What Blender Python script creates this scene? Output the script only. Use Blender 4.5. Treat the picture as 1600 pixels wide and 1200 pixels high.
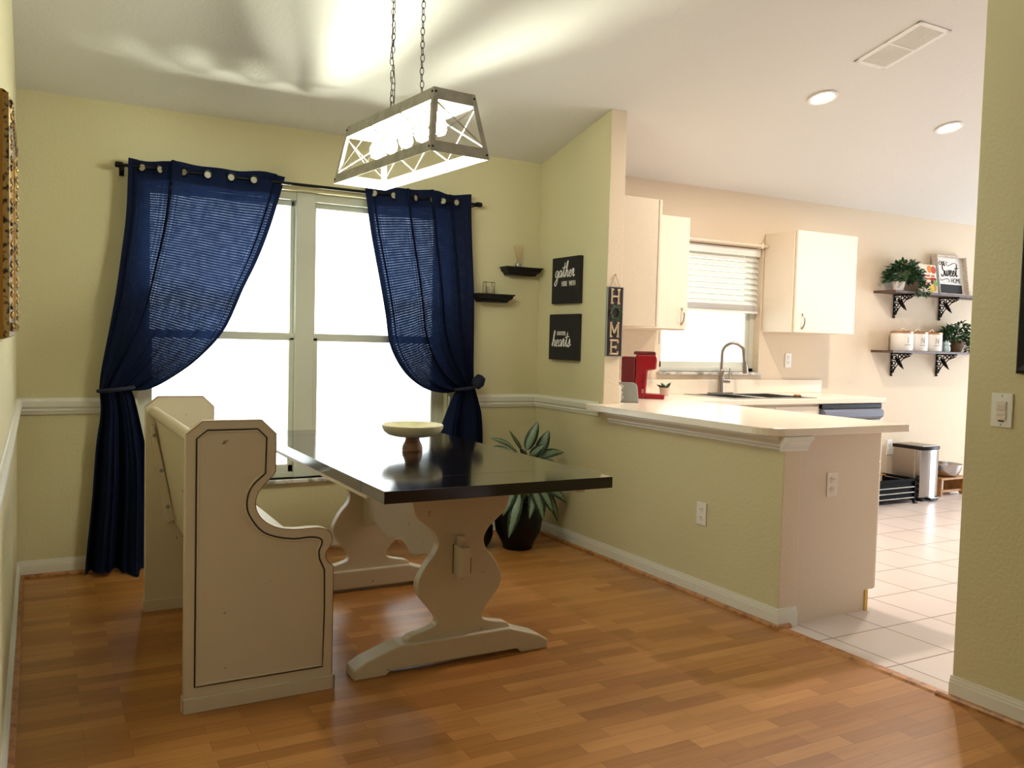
import bpy, bmesh, math, random
from mathutils import Vector, Matrix
random.seed(7)
for _o in list(bpy.data.objects): bpy.data.objects.remove(_o)
S = bpy.context.scene
COL = S.collection
PI = math.pi

# ------------------------------------------------------------------ camera
cam_d = bpy.data.cameras.new('camera'); cam = bpy.data.objects.new('camera', cam_d); COL.objects.link(cam)
cam_d.sensor_width = 36; cam_d.lens = 36*1339.7/1600; cam_d.clip_start = .02; cam_d.clip_end = 200
_r = Vector((0.874901, -0.483623, 0.02562)); _u = Vector((0.001422, 0.055466, 0.99846)); _w = Vector((0.484299, 0.873517, -0.049215))
_m = Matrix((_r, _u, -_w)).transposed().to_4x4(); _m.translation = Vector((0.0901, -4.9425, 1.2586))
cam.matrix_world = _m
S.camera = cam

# ------------------------------------------------------------------ view and world
S.view_settings.view_transform = 'Standard'; S.view_settings.look = 'None'
S.view_settings.gamma = 1; S.view_settings.use_curve_mapping = False
S.view_settings.exposure = 0.0
W_ = bpy.data.worlds.new('overcast_sky'); S.world = W_; W_.use_nodes = True
_bg = W_.node_tree.nodes['Background']; _bg.inputs[0].default_value = (.94, .985, 1.0, 1); _bg.inputs[1].default_value = 3.6

def area(name, loc, rot, sx, sy, power, color, portal=False):
    l = bpy.data.lights.new(name, 'AREA'); l.shape = 'RECTANGLE'; l.size = sx; l.size_y = sy
    l.energy = power; l.color = color
    o = bpy.data.objects.new(name, l); o.location = loc; o.rotation_euler = rot; COL.objects.link(o)
    if portal: l.cycles.is_portal = True
    return o
# daylight through the windows in view: sky portals in the openings
area('sky_portal', (1.46, .22, 1.27), (-PI/2, 0, 0), 1.85, 1.7, 1, (1, 1, 1), True)
area('sky_portal', (4.55, .22, 1.55), (-PI/2, 0, 0), .98, 1.0, 1, (1, 1, 1), True)
# daylight through the sliding glass door at the right end of the kitchen, plus added fill from an unseen rear opening
area('patio_door_daylight', (9.7, -2.1, 1.07), (0, PI/2, 0), 2.2, 2.5, 118, (.74, .86, 1))
area('added_rear_fill', (5.0, -8.3, 1.35), (PI/2, 0, 0), 1.3, 1.4, 16, (1.0, .93, .85))
def spot(name, loc, target, power, ang, color, rad, blend=.6):
    l = bpy.data.lights.new(name, 'SPOT'); l.energy = power; l.color = color; l.shadow_soft_size = rad
    l.spot_size = math.radians(ang); l.spot_blend = blend
    o = bpy.data.objects.new(name, l); o.location = loc
    o.rotation_euler = (Vector(target)-Vector(loc)).to_track_quat('-Z', 'Y').to_euler(); COL.objects.link(o)
# sun glinting up off the wet paving outside the dining window
spot('sun_glint_from_paving', (1.10, 1.5, .10), (1.50, -.6, 2.58), 1700, 58, (1, 1, .84), .20, 1)
spot('sun_glint_from_paving', (1.9, 2.1, .05), (1.2, -.5, 2.55), 1100, 50, (1, 1, .84), .28, 1)

# ------------------------------------------------------------------ materials
def lin(c):
    if isinstance(c, str): c = [int(c[i:i+2], 16)/255 for i in (0, 2, 4)]
    return tuple((v/12.92 if v <= .04045 else ((v+.055)/1.055)**2.4) for v in c)+(1,)
def mat(name, color, rough=.5, metal=0, bump=None, spec=.5, emit=0, ecol=None, coat=0, trans=0, noise=None, ior=1.5, dist=.002):
    m = bpy.data.materials.new(name); m.use_nodes = True; nt = m.node_tree; b = nt.nodes['Principled BSDF']
    b.inputs['Base Color'].default_value = lin(color); b.inputs['Roughness'].default_value = rough
    b.inputs['Metallic'].default_value = metal; b.inputs['Specular IOR Level'].default_value = spec
    b.inputs['Coat Weight'].default_value = coat; b.inputs['Coat Roughness'].default_value = .08
    b.inputs['Transmission Weight'].default_value = trans; b.inputs['IOR'].default_value = ior
    if emit:
        b.inputs['Emission Strength'].default_value = emit; b.inputs['Emission Color'].default_value = lin(ecol or color)
    tc = nt.nodes.new('ShaderNodeTexCoord')
    if bump:
        n = nt.nodes.new('ShaderNodeTexNoise'); n.inputs['Scale'].default_value = bump[0]; n.inputs['Detail'].default_value = 3
        bp = nt.nodes.new('ShaderNodeBump'); bp.inputs['Strength'].default_value = bump[1]; bp.inputs['Distance'].default_value = dist
        nt.links.new(tc.outputs['Object'], n.inputs['Vector']); nt.links.new(n.outputs['Fac'], bp.inputs['Height']); nt.links.new(bp.outputs['Normal'], b.inputs['Normal'])
    if noise:   # (scale, other colour, threshold_lo, threshold_hi[, stretch])
        n = nt.nodes.new('ShaderNodeTexNoise'); n.inputs['Scale'].default_value = noise[0]; n.inputs['Detail'].default_value = 5
        mp = nt.nodes.new('ShaderNodeMapping'); mp.inputs['Scale'].default_value = noise[4] if len(noise) > 4 else (1, 1, 1)
        r = nt.nodes.new('ShaderNodeMapRange'); r.inputs[1].default_value = noise[2]; r.inputs[2].default_value = noise[3]
        mx = nt.nodes.new('ShaderNodeMix'); mx.data_type = 'RGBA'; mx.inputs[6].default_value = lin(color); mx.inputs[7].default_value = lin(noise[1])
        nt.links.new(tc.outputs['Object'], mp.inputs['Vector']); nt.links.new(mp.outputs[0], n.inputs['Vector'])
        nt.links.new(n.outputs['Fac'], r.inputs[0]); nt.links.new(r.outputs[0], mx.inputs[0]); nt.links.new(mx.outputs[2], b.inputs['Base Color'])
    return m
M = dict(
    wall=mat('dining_wall_colour', 'D6CEA6', .75, bump=(70, .6), dist=.003), kwall=mat('kitchen_wall_colour', 'E2D0B6', .75, bump=(70, .6), dist=.003),
    ceil=mat('ceiling_paint', 'E0DDD6', .85, bump=(55, .5), dist=.003),
    trim=mat('white_trim_paint', 'E9E7DC', .35),
    vinyl=mat('window_vinyl', 'D9DACB', .4),
    marble=mat('marble_sill', 'D5D1C8', .3, noise=(14, '8F8A80', .5, .62)),
    shoe=mat('oak_shoe_moulding', 'B98049', .4, noise=(30, '8C5A2C', .45, .65, (1, 1, 1))),
    cream=mat('distressed_cream_paint', 'D2C6AE', .45, noise=(26, '8A6A4A', .70, .76), bump=(40, .15)),
    glaze=mat('dark_glaze_line', '2E2218', .6),
    rub=mat('rubbed_wood_edge', '7A4B30', .6),
    black_wood=mat('black_lacquered_wood', '0F0C0B', .13, noise=(8, '1A1411', .5, .7, (1, 12, 1)), coat=.6),
    bowlw=mat('pale_turned_wood', 'D8CEB0', .5, noise=(6, 'B5B27C', .45, .7)),
    bowls=mat('brown_turned_wood', '9B7458', .5, noise=(9, '6E4A34', .45, .7, (1, 1, 6))),
    rod=mat('black_iron', '0C0B0B', .4, .6),
    eyelet_fill=mat('pale_eyelet_fill', 'A8A698', .5, .3), nickel=mat('brushed_nickel', 'A59C90', .28, 1),
    steel=mat('stainless_steel', 'B9B6B5', .22, 1),
    steel_side=mat('stainless_side_panel', 'A39A92', .38, .9),
    galv=mat('galvanised_metal', 'BDBAB2', .5, .2, noise=(18, 'A3A098', .4, .7)),
    white_in=mat('white_enamel', 'F4F2EA', .4),
    bulb=mat('lit_bulb', 'FFFFFF', .3, emit=195, ecol='F8FBE6'),
    bronze=mat('bronze_chain', '4A4036', .4, .8),
    black=mat('black_paint', '0A090A', .5, spec=.3),
    black_plastic=mat('black_plastic', '070708', .4, spec=.3), rack_black=mat('matte_black_metal', '050505', .7, spec=.12),
    canvas=mat('black_canvas', '1B191A', .8, bump=(300, .3), dist=.0006),
    white_ink=mat('white_ink', 'E8E6E0', .7),
    tan_ink=mat('tan_ink', 'C9A981', .7),
    dark_wood=mat('dark_stained_board', '2B1B17', .6, noise=(10, '3A2822', .4, .7, (1, 8, 1))),
    twine=mat('jute_twine', 'A9824E', .9),
    green=mat('boxwood_green', '3B5A33', .6, noise=(25, '1E3A1C', .4, .7)),
    laminate=mat('cream_laminate', 'EBDDC8', .35),
    countertop=mat('counter_laminate', 'EFE3D0', .22),
    panel=mat('end_panel_laminate', 'E2D2BC', .45, noise=(420, 'DAC8B0', .45, .6)),
    yellow=mat('raw_pine_edge', 'D9B65C', .6),
    red=mat('glossy_red_plastic', '96101F', .25),
    dark_red=mat('dark_red_plastic', '64101C', .3),
    grey=mat('grey_plastic', '8E908C', .45),
    white=mat('white_plastic', 'F0EEE8', .4),
    ceramic=mat('white_ceramic', 'EDE9E2', .25),
    blush=mat('blush_pot', 'D8BCB0', .5),
    leaf=mat('dark_glossy_leaf', '1F4020', .4, noise=(30, '3C6A2E', .5, .7)),
    stem=mat('plant_stem', '5C7A3E', .6),
    soil=mat('potting_soil', '241A12', .95),
    copper=mat('copper_lid', 'B98A66', .35, .6),
    brown_pot=mat('brown_wicker_pot', '5A4028', .8, bump=(120, .6)),
    blue_cer=mat('pale_blue_ceramic', 'B5C9CB', .35),
    shelf_wood=mat('walnut_shelf', '5A423A', .5, noise=(20, '3C2B26', .45, .65, (1, 10, 1))),
    oak=mat('honey_oak', 'B8874C', .45, noise=(20, '9A6630', .45, .65, (1, 10, 1))),
    gold=mat('antique_gold', 'A08248', .42, .7, noise=(70, '33260F', .5, .6)),
    gold_flat=mat('plain_gold', 'A8772A', .4, .5),
    mirror=mat('mirror_glass', 'DDDDDD', .03, 1),
    glass=mat('clear_glass', 'FFFFFF', .02, trans=1, ior=1.45),
    wax=mat('candle_wax', 'E8DFC0', .5),
    reed=mat('rattan_reed', 'C9A46C', .8),
    lamp_glow=mat('lit_downlight_lens', 'FFFFFF', .4, emit=14, ecol='FFE9C4'),
    slot=mat('dark_slot', '24211E', .7),
    almond=mat('almond_plastic', 'E9DECF', .4),
    blue_book=mat('teal_book_spine', '3D8EA0', .5),
    ripe_red=mat('tomato_red_ink', 'C8411F', .6), orange=mat('orange_ink', 'E08A2B', .6), lime=mat('lime_ink', '6FA72F', .6), yellow_ink=mat('yellow_ink', 'D8C83E', .6),
    pink=mat('coral_ink', 'DD6C55', .6), book=mat('cream_book_cover', 'EFE0CC', .5),
)
def glassmat():
    # thin window pane: mostly see-through with a faint reflection
    m = bpy.data.materials.new('window_pane_glass'); m.use_nodes = True; nt = m.node_tree; nt.nodes.clear()
    o = nt.nodes.new('ShaderNodeOutputMaterial'); t = nt.nodes.new('ShaderNodeBsdfTransparent'); g = nt.nodes.new('ShaderNodeBsdfGlossy')
    g.inputs['Roughness'].default_value = .02; mx = nt.nodes.new('ShaderNodeMixShader'); f = nt.nodes.new('ShaderNodeFresnel'); f.inputs[0].default_value = 1.3
    t.inputs[0].default_value = (.96, .98, .96, 1)
    nt.links.new(f.outputs[0], mx.inputs[0]); nt.links.new(t.outputs[0], mx.inputs[1]); nt.links.new(g.outputs[0], mx.inputs[2]); nt.links.new(mx.outputs[0], o.inputs[0])
    return m
M['pane'] = glassmat()
def floor_wood():
    m = bpy.data.materials.new('laminate_floor'); m.use_nodes = True; nt = m.node_tree; b = nt.nodes['Principled BSDF']; L = nt.links
    tc = nt.nodes.new('ShaderNodeTexCoord')
    br = nt.nodes.new('ShaderNodeTexBrick'); br.offset = .37; br.offset_frequency = 2; br.squash = 1
    br.inputs['Scale'].default_value = 1; br.inputs['Mortar Size'].default_value = .0009; br.inputs['Brick Width'].default_value = .34; br.inputs['Row Height'].default_value = .064
    br.inputs['Color1'].default_value = (0, 0, 0, 1); br.inputs['Color2'].default_value = (1, 1, 1, 1); br.inputs['Mortar'].default_value = (.1, .1, .1, 1)
    br.inputs['Bias'].default_value = 0
    L.new(tc.outputs['Object'], br.inputs['Vector'])
    mp = nt.nodes.new('ShaderNodeMapping'); mp.inputs['Scale'].default_value = (2.2, 34, 1); L.new(tc.outputs['Object'], mp.inputs['Vector'])
    n = nt.nodes.new('ShaderNodeTexNoise'); n.inputs['Scale'].default_value = 1.4; n.inputs['Detail'].default_value = 6; n.inputs['Distortion'].default_value = .6; L.new(mp.outputs[0], n.inputs['Vector'])
    add = nt.nodes.new('ShaderNodeMath'); add.operation = 'MULTIPLY_ADD'; add.inputs[1].default_value = .55; L.new(br.outputs['Color'], add.inputs[0])
    sc = nt.nodes.new('ShaderNodeMath'); sc.operation = 'MULTIPLY'; sc.inputs[1].default_value = .55; L.new(n.outputs['Fac'], sc.inputs[0]); L.new(sc.outputs[0], add.inputs[2])
    cr = nt.nodes.new('ShaderNodeValToRGB'); e = cr.color_ramp.elements
    e[0].position = .05; e[0].color = lin('8B5829'); e[1].position = 1.0; e[1].color = lin('C58D50')
    x = e.new(.5); x.color = lin('A97239')
    L.new(add.outputs[0], cr.inputs[0])
    mu = nt.nodes.new('ShaderNodeMix'); mu.data_type = 'RGBA'; mu.blend_type = 'MIX'; mu.inputs[7].default_value = lin('6A3D1A')
    k = nt.nodes.new('ShaderNodeMath'); k.operation = 'MULTIPLY'; k.inputs[1].default_value = .6; L.new(br.outputs['Fac'], k.inputs[0]); L.new(k.outputs[0], mu.inputs[0])
    L.new(cr.outputs[0], mu.inputs[6]); L.new(mu.outputs[2], b.inputs['Base Color'])
    b.inputs['Roughness'].default_value = .33; b.inputs['Specular IOR Level'].default_value = .45
    return m
def floor_tile():
    m = bpy.data.materials.new('ceramic_floor_tile'); m.use_nodes = True; nt = m.node_tree; b = nt.nodes['Principled BSDF']; L = nt.links
    tc = nt.nodes.new('ShaderNodeTexCoord'); mp = nt.nodes.new('ShaderNodeMapping'); T = .3367
    mp.inputs['Location'].default_value = (-(3.0133+.4555)+T*20, 2.4062+T*40, 0); L.new(tc.outputs['Object'], mp.inputs['Vector'])
    br = nt.nodes.new('ShaderNodeTexBrick'); br.offset = 0; br.inputs['Scale'].default_value = 1; br.inputs['Mortar Size'].default_value = .0032; br.inputs['Mortar Smooth'].default_value = .1
    br.inputs['Brick Width'].default_value = T; br.inputs['Row Height'].default_value = T
    br.inputs['Color1'].default_value = lin('DDD0CA'); br.inputs['Color2'].default_value = lin('D8CAC2'); br.inputs['Mortar'].default_value = lin('7A6252')
    L.new(mp.outputs[0], br.inputs['Vector'])
    L.new(br.outputs['Color'], b.inputs['Base Color'])
    bp = nt.nodes.new('ShaderNodeBump'); bp.inputs['Distance'].default_value = -.002; bp.inputs['Strength'].default_value = .6; L.new(br.outputs['Fac'], bp.inputs['Height']); L.new(bp.outputs[0], b.inputs['Normal'])
    b.inputs['Roughness'].default_value = .28
    return m
M['floorw'] = floor_wood(); M['tile'] = floor_tile()
def slat_mat():
    m = mat('thin_white_slat', 'F4F2EC', .5); nt = m.node_tree; b = nt.nodes['Principled BSDF']; t = nt.nodes.new('ShaderNodeBsdfTranslucent'); t.inputs[0].default_value = (.9, .88, .82, 1)
    mx = nt.nodes.new('ShaderNodeMixShader'); mx.inputs[0].default_value = .35; o = [n for n in nt.nodes if n.type == 'OUTPUT_MATERIAL'][0]
    nt.links.new(b.outputs[0], mx.inputs[1]); nt.links.new(t.outputs[0], mx.inputs[2]); nt.links.new(mx.outputs[0], o.inputs[0]); return m
M['slat'] = slat_mat()
def curtain_mat():
    m = bpy.data.materials.new('navy_woven_curtain'); m.use_nodes = True; nt = m.node_tree; nt.nodes.clear(); L = nt.links
    o = nt.nodes.new('ShaderNodeOutputMaterial')
    uv = nt.nodes.new('ShaderNodeUVMap'); uv.uv_map = 'UVMap'; sep = nt.nodes.new('ShaderNodeSeparateXYZ'); L.new(uv.outputs[0], sep.inputs[0])
    tc = nt.nodes.new('ShaderNodeTexCoord')
    d = nt.nodes.new('ShaderNodeBsdfDiffuse'); d.inputs[0].default_value = lin('181E33')
    t = nt.nodes.new('ShaderNodeBsdfTranslucent'); t.inputs[0].default_value = lin('1C2B52')
    tr = nt.nodes.new('ShaderNodeBsdfTransparent'); tr.inputs[0].default_value = (.62, .72, .95, 1)
    m1 = nt.nodes.new('ShaderNodeMixShader'); m1.inputs[0].default_value = .42; L.new(d.outputs[0], m1.inputs[1]); L.new(t.outputs[0], m1.inputs[2])
    # open weave: rows of small dashes that follow the cloth
    cmb = nt.nodes.new('ShaderNodeMapping'); cmb.inputs['Scale'].default_value = (84, 96, 1); L.new(uv.outputs[0], cmb.inputs['Vector'])
    sp2 = nt.nodes.new('ShaderNodeSeparateXYZ'); L.new(cmb.outputs[0], sp2.inputs[0])
    def sine(sock):
        a1 = nt.nodes.new('ShaderNodeMath'); a1.operation = 'MULTIPLY'; a1.inputs[1].default_value = 6.28318; L.new(sock, a1.inputs[0])
        a2 = nt.nodes.new('ShaderNodeMath'); a2.operation = 'SINE'; L.new(a1.outputs[0], a2.inputs[0]); return a2.outputs[0]
    sx_, sy_ = sine(sp2.outputs[0]), sine(sp2.outputs[1])
    r = nt.nodes.new('ShaderNodeMapRange'); r.inputs[1].default_value = -.6; r.inputs[2].default_value = .8; r.inputs[3].default_value = .35; L.new(sx_, r.inputs[0])
    r2 = nt.nodes.new('ShaderNodeMapRange'); r2.inputs[1].default_value = .1; r2.inputs[2].default_value = .95; r2.inputs[4].default_value = .20; L.new(sy_, r2.inputs[0])
    n = nt.nodes.new('ShaderNodeTexNoise'); n.inputs['Scale'].default_value = 24; n.inputs['Detail'].default_value = 3; L.new(uv.outputs[0], n.inputs['Vector'])
    r3 = nt.nodes.new('ShaderNodeMapRange'); r3.inputs[1].default_value = .35; r3.inputs[2].default_value = .7; r3.inputs[3].default_value = .3; L.new(n.outputs[0], r3.inputs[0])
    mu0 = nt.nodes.new('ShaderNodeMath'); mu0.operation = 'MULTIPLY'; L.new(r.outputs[0], mu0.inputs[0]); L.new(r2.outputs[0], mu0.inputs[1])
    mu = nt.nodes.new('ShaderNodeMath'); mu.operation = 'MULTIPLY'; L.new(mu0.outputs[0], mu.inputs[0]); L.new(r3.outputs[0], mu.inputs[1])
    # solid header band and side hems (v<0.075, u<0.03, u>0.97), solid lower skirt
    def step(sock, lo, hi, inv=False):
        q = nt.nodes.new('ShaderNodeMapRange'); q.inputs[1].default_value = lo; q.inputs[2].default_value = hi
        if inv: q.inputs[3].default_value = 1; q.inputs[4].default_value = 0
        L.new(sock, q.inputs[0]); return q.outputs[0]
    a = step(sep.outputs[1], .075, .08); b_ = step(sep.outputs[0], .03, .035); c = step(sep.outputs[0], .965, .97, True); e = step(sep.outputs[1], .55, .92, True); h1 = step(sep.outputs[0], .905, .93, True); h2 = step(sep.outputs[0], .93, .94); hs_ = nt.nodes.new('ShaderNodeMath'); hs_.operation = 'MAXIMUM'; L.new(h1, hs_.inputs[0]); L.new(h2, hs_.inputs[1])
    cur = mu.outputs[0]
    msk = None
    for s in (a, b_, c, e, hs_.outputs[0]):
        if msk is None: msk = s
        else:
            k = nt.nodes.new('ShaderNodeMath'); k.operation = 'MULTIPLY'; L.new(msk, k.inputs[0]); L.new(s, k.inputs[1]); msk = k.outputs[0]
    k = nt.nodes.new('ShaderNodeMath'); k.operation = 'MULTIPLY'; L.new(cur, k.inputs[0]); L.new(msk, k.inputs[1])
    k2 = nt.nodes.new('ShaderNodeMath'); k2.operation = 'MULTIPLY_ADD'; L.new(msk, k2.inputs[0]); k2.inputs[1].default_value = .13; k2.inputs[2].default_value = .04; L.new(k2.outputs[0], m1.inputs[0])
    m2 = nt.nodes.new('ShaderNodeMixShader'); L.new(k.outputs[0], m2.inputs[0]); L.new(m1.outputs[0], m2.inputs[1]); L.new(tr.outputs[0], m2.inputs[2]); L.new(m2.outputs[0], o.inputs[0])
    return m
M['curtain'] = curtain_mat()
def leafmat():
    m = mat('silver_striped_leaf', '16301F', .35); nt = m.node_tree; L = nt.links; b = nt.nodes['Principled BSDF']
    uv = nt.nodes.new('ShaderNodeUVMap'); uv.uv_map = 'UVMap'; sep = nt.nodes.new('ShaderNodeSeparateXYZ'); L.new(uv.outputs[0], sep.inputs[0])
    n = nt.nodes.new('ShaderNodeTexNoise'); n.inputs['Scale'].default_value = 14; L.new(uv.outputs[0], n.inputs['Vector'])
    ab = nt.nodes.new('ShaderNodeMath'); ab.operation = 'ABSOLUTE'; L.new(sep.outputs[0], ab.inputs[0])
    ad = nt.nodes.new('ShaderNodeMath'); ad.operation = 'MULTIPLY_ADD'; ad.inputs[1].default_value = .9; L.new(n.outputs[0], ad.inputs[0]); L.new(ab.outputs[0], ad.inputs[2])
    r = nt.nodes.new('ShaderNodeMapRange'); r.inputs[1].default_value = .9; r.inputs[2].default_value = 1.02; L.new(ad.outputs[0], r.inputs[0])
    mx = nt.nodes.new('ShaderNodeMix'); mx.data_type = 'RGBA'; mx.inputs[6].default_value = lin('7A8F76'); mx.inputs[7].default_value = lin('16301F')
    L.new(r.outputs[0], mx.inputs[0]); L.new(mx.outputs[2], b.inputs['Base Color'])
    return m
M['agla'] = leafmat()

# ------------------------------------------------------------------ mesh helpers
class MB:
    def __init__(s): s.bm = bmesh.new()
    def box(s, a, b, mtx=None):
        vs = [s.bm.verts.new((x, y, z)) for x in (a[0], b[0]) for y in (a[1], b[1]) for z in (a[2], b[2])]
        for f in ((0, 1, 3, 2), (4, 6, 7, 5), (0, 4, 5, 1), (2, 3, 7, 6), (0, 2, 6, 4), (1, 5, 7, 3)): s.bm.faces.new([vs[i] for i in f])
        if mtx is not None: bmesh.ops.transform(s.bm, matrix=mtx, verts=vs)
        return s
    def prism(s, pts, lo, hi, ax='y', mtx=None):
        """outline pts (2-D) extruded along ax from lo to hi"""
        def P(p, t): return {'y': (p[0], t, p[1]), 'x': (t, p[0], p[1]), 'z': (p[0], p[1], t)}[ax]
        A = [s.bm.verts.new(P(p, lo)) for p in pts]; B = [s.bm.verts.new(P(p, hi)) for p in pts]; n = len(pts)
        s.bm.faces.new(A); s.bm.faces.new(B[::-1])
        for i in range(n): s.bm.faces.new((A[i], B[i], B[(i+1) % n], A[(i+1) % n]))
        if mtx is not None: bmesh.ops.transform(s.bm, matrix=mtx, verts=A+B)
        return s
    def tube(s, pts, r, n=8, closed=False, taper=None, flat=None):
        pts = [Vector(p) for p in pts]; N = len(pts); rings = []
        up = None
        for i, p in enumerate(pts):
            if closed: d = pts[(i+1) % N]-pts[i-1]
            else: d = pts[min(i+1, N-1)]-pts[max(i-1, 0)]
            d.normalize()
            if up is None:
                up = Vector((0, 0, 1)) if abs(d.z) < .9 else Vector((1, 0, 0))
            u = (up-d*up.dot(d)); u = u.normalized() if u.length > 1e-6 else d.orthogonal().normalized()
            v = d.cross(u); up = u
            rr = r*(taper[i] if taper else 1)
            ring = []
            for k in range(n):
                a = 2*PI*k/n
                o = u*math.cos(a)*rr+v*math.sin(a)*rr
                ring.append(s.bm.verts.new(p+o))
            rings.append(ring)
        for i in range(N if closed else N-1):
            A = rings[i]; B = rings[(i+1) % N]
            for k in range(n): s.bm.faces.new((A[k], A[(k+1) % n], B[(k+1) % n], B[k]))
        if not closed: s.bm.faces.new(rings[0][::-1]); s.bm.faces.new(rings[-1])
        return s
    def lathe(s, prof, c, n=32, mtx=None, cap=True):
        rings = []; allv = []
        for (r, z) in prof:
            ring = [s.bm.verts.new((c[0]+r*math.cos(2*PI*k/n), c[1]+r*math.sin(2*PI*k/n), c[2]+z)) for k in range(n)]; rings.append(ring); allv += ring
        for A, B in zip(rings, rings[1:]):
            for k in range(n): s.bm.faces.new((A[k], A[(k+1) % n], B[(k+1) % n], B[k]))
        if cap: s.bm.faces.new(rings[0][::-1]); s.bm.faces.new(rings[-1])
        if mtx is not None: bmesh.ops.transform(s.bm, matrix=mtx, verts=allv)
        return s
    def torus(s, c, R, r, axis, n=20, m=6, sx=1, sy=1):
        q = Vector(axis).to_track_quat('Z', 'Y')
        s.tube([Vector(c)+q@Vector((R*sx*math.cos(2*PI*i/n), R*sy*math.sin(2*PI*i/n), 0)) for i in range(n)], r, m, True); return s
    def build(s, name, m, parent=None, bevel=0, smooth=False, seg=2):
        bmesh.ops.recalc_face_normals(s.bm, faces=s.bm.faces[:])
        me = bpy.data.meshes.new(name); s.bm.to_mesh(me); s.bm.free()
        if m is not None: me.materials.append(m)
        o = bpy.data.objects.new(name, me); COL.objects.link(o)
        if parent is not None: o.parent = parent
        if smooth:
            for p in me.polygons: p.use_smooth = True
        if bevel:
            b = o.modifiers.new('bevel', 'BEVEL'); b.width = bevel; b.segments = seg; b.limit_method = 'ANGLE'; b.angle_limit = math.radians(35)
        if smooth:
            ms = o.modifiers.new('ws', 'EDGE_SPLIT'); ms.split_angle = math.radians(40)
        return o
def box(name, a, b, m, parent=None, bevel=0): return MB().box(a, b).build(name, m, parent, bevel)
def tag(o, label, cat, group=None):
    o['label'] = label; o['category'] = cat
    if group: o['group'] = group
    return o
def thing(name, label, cat, loc=(0, 0, 0), group=None, rz=0):
    o = bpy.data.objects.new(name, None); o.location = loc; o.rotation_euler = (0, 0, rz); o.empty_display_size = .05; COL.objects.link(o)
    return tag(o, label, cat, group)
def rebase(root, loc):
    """put the thing's origin at its base while children keep their world place"""
    root.location = loc
    for c in root.children: c.location = Vector(c.location)-Vector(loc)
    return root
def struct(o): o['kind'] = 'structure'; return o
def cat_rom(pts, k=6, closed=False):
    P = [Vector(p) for p in pts]; out = []; n = len(P)
    for i in range(n if closed else n-1):
        p0 = P[i-1] if (closed or i > 0) else P[0]; p1 = P[i]; p2 = P[(i+1) % n]; p3 = P[(i+2) % n] if (closed or i+2 < n) else P[-1]
        for j in range(k):
            t = j/k
            out.append(.5*((2*p1)+(p2-p0)*t+(2*p0-5*p1+4*p2-p3)*t*t+(3*p1-p0-3*p2+p3)*t**3))
    if not closed: out.append(P[-1])
    return out
def text(name, s, size, mtx, m, parent, extrude=.0012, sx=1, align='CENTER', shear=0):
    c = bpy.data.curves.new(name, 'FONT'); c.body = s; c.size = size; c.extrude = extrude; c.align_x = align; c.shear = shear; c.space_character = 1.0
    t = bpy.data.objects.new(name+'_src', c); COL.objects.link(t)
    dg = bpy.context.evaluated_depsgraph_get(); dg.update()
    me = bpy.data.meshes.new_from_object(t.evaluated_get(dg)); bpy.data.objects.remove(t)
    me.transform(mtx@Matrix.Diagonal((sx, 1, 1, 1))); me.materials.clear(); me.materials.append(m)
    me.name = name; o = bpy.data.objects.new(name, me); COL.objects.link(o); o.parent = parent
    return o
def frame_x(origin, right, up):
    """matrix whose local x=right, y=up, z=right x up, at origin"""
    r = Vector(right).normalized(); u = Vector(up).normalized(); n = r.cross(u)
    mt = Matrix((r, u, n)).transposed().to_4x4(); mt.translation = Vector(origin); return mt

# ------------------------------------------------------------------ setting
WX = 3.013; WT = .11; SL = .238
def cz(y): return 2.44-SL*y if y > -4.4 else 3.487
XE = 9.6; YB = -8.1
struct(MB().box((-.15, YB-.15, -.1), (WX+.005, .15, 0)).build('floor', M['floorw']))
struct(MB().box((WX+.005, YB-.15, -.1), (XE+.15, .15, 0)).build('floor', M['tile']))
struct(MB().prism([(.15, cz(.15)), (.15, cz(.15)+.1), (-4.4, 3.59), (YB-.15, 3.59), (YB-.15, 3.487), (-4.4, 3.487)], -.15, XE+.15, 'x').build('ceiling', M['ceil']))
# back wall with two window openings
wb = MB(); H = 2.44
DW = (.56, 2.36, .43, 2.09); KW = (4.05, 5.03, 1.07, 2.03)
wb.box((-.15, 0, 0), (DW[0], .15, H)); wb.box((DW[0], 0, 0), (DW[1], .15, DW[2])); wb.box((DW[0], 0, DW[3]), (DW[1], .15, H))
wb.box((DW[1], 0, 0), (WX+.05, .15, H))
struct(wb.build('wall_back', M['wall']))
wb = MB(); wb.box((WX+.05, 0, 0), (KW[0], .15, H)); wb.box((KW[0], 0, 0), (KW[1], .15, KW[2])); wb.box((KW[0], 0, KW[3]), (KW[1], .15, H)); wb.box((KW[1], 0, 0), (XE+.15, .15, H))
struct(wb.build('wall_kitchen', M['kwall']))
def two_colours(o):  # left-facing faces keep the first colour, all others take the peach one
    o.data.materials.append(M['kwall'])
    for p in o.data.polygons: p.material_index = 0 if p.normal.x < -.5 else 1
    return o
struct(MB().prism([(0, 0), (0, cz(0)), (-4.4, 3.487), (YB, 3.487), (YB, 0)], -.15, 0, 'x').build('wall_left', M['wall']))
struct(two_colours(MB().prism([(-.0, 0), (-.0, cz(0)), (-.786, cz(-.786)), (-.786, .868), (-2.2, .868), (-2.2, 0)], WX, WX+WT, 'x').build('wall_partition', M['wall'], bevel=.004)))
struct(MB().prism([(-3.043, 0), (-3.043, cz(-3.043)), (-4.4, 3.487), (-5.3, 3.487), (-5.3, 0)], WX, WX+.12, 'x').build('wall_right', M['wall'], bevel=.004)); two_colours(bpy.data.objects['wall_right'])
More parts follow.
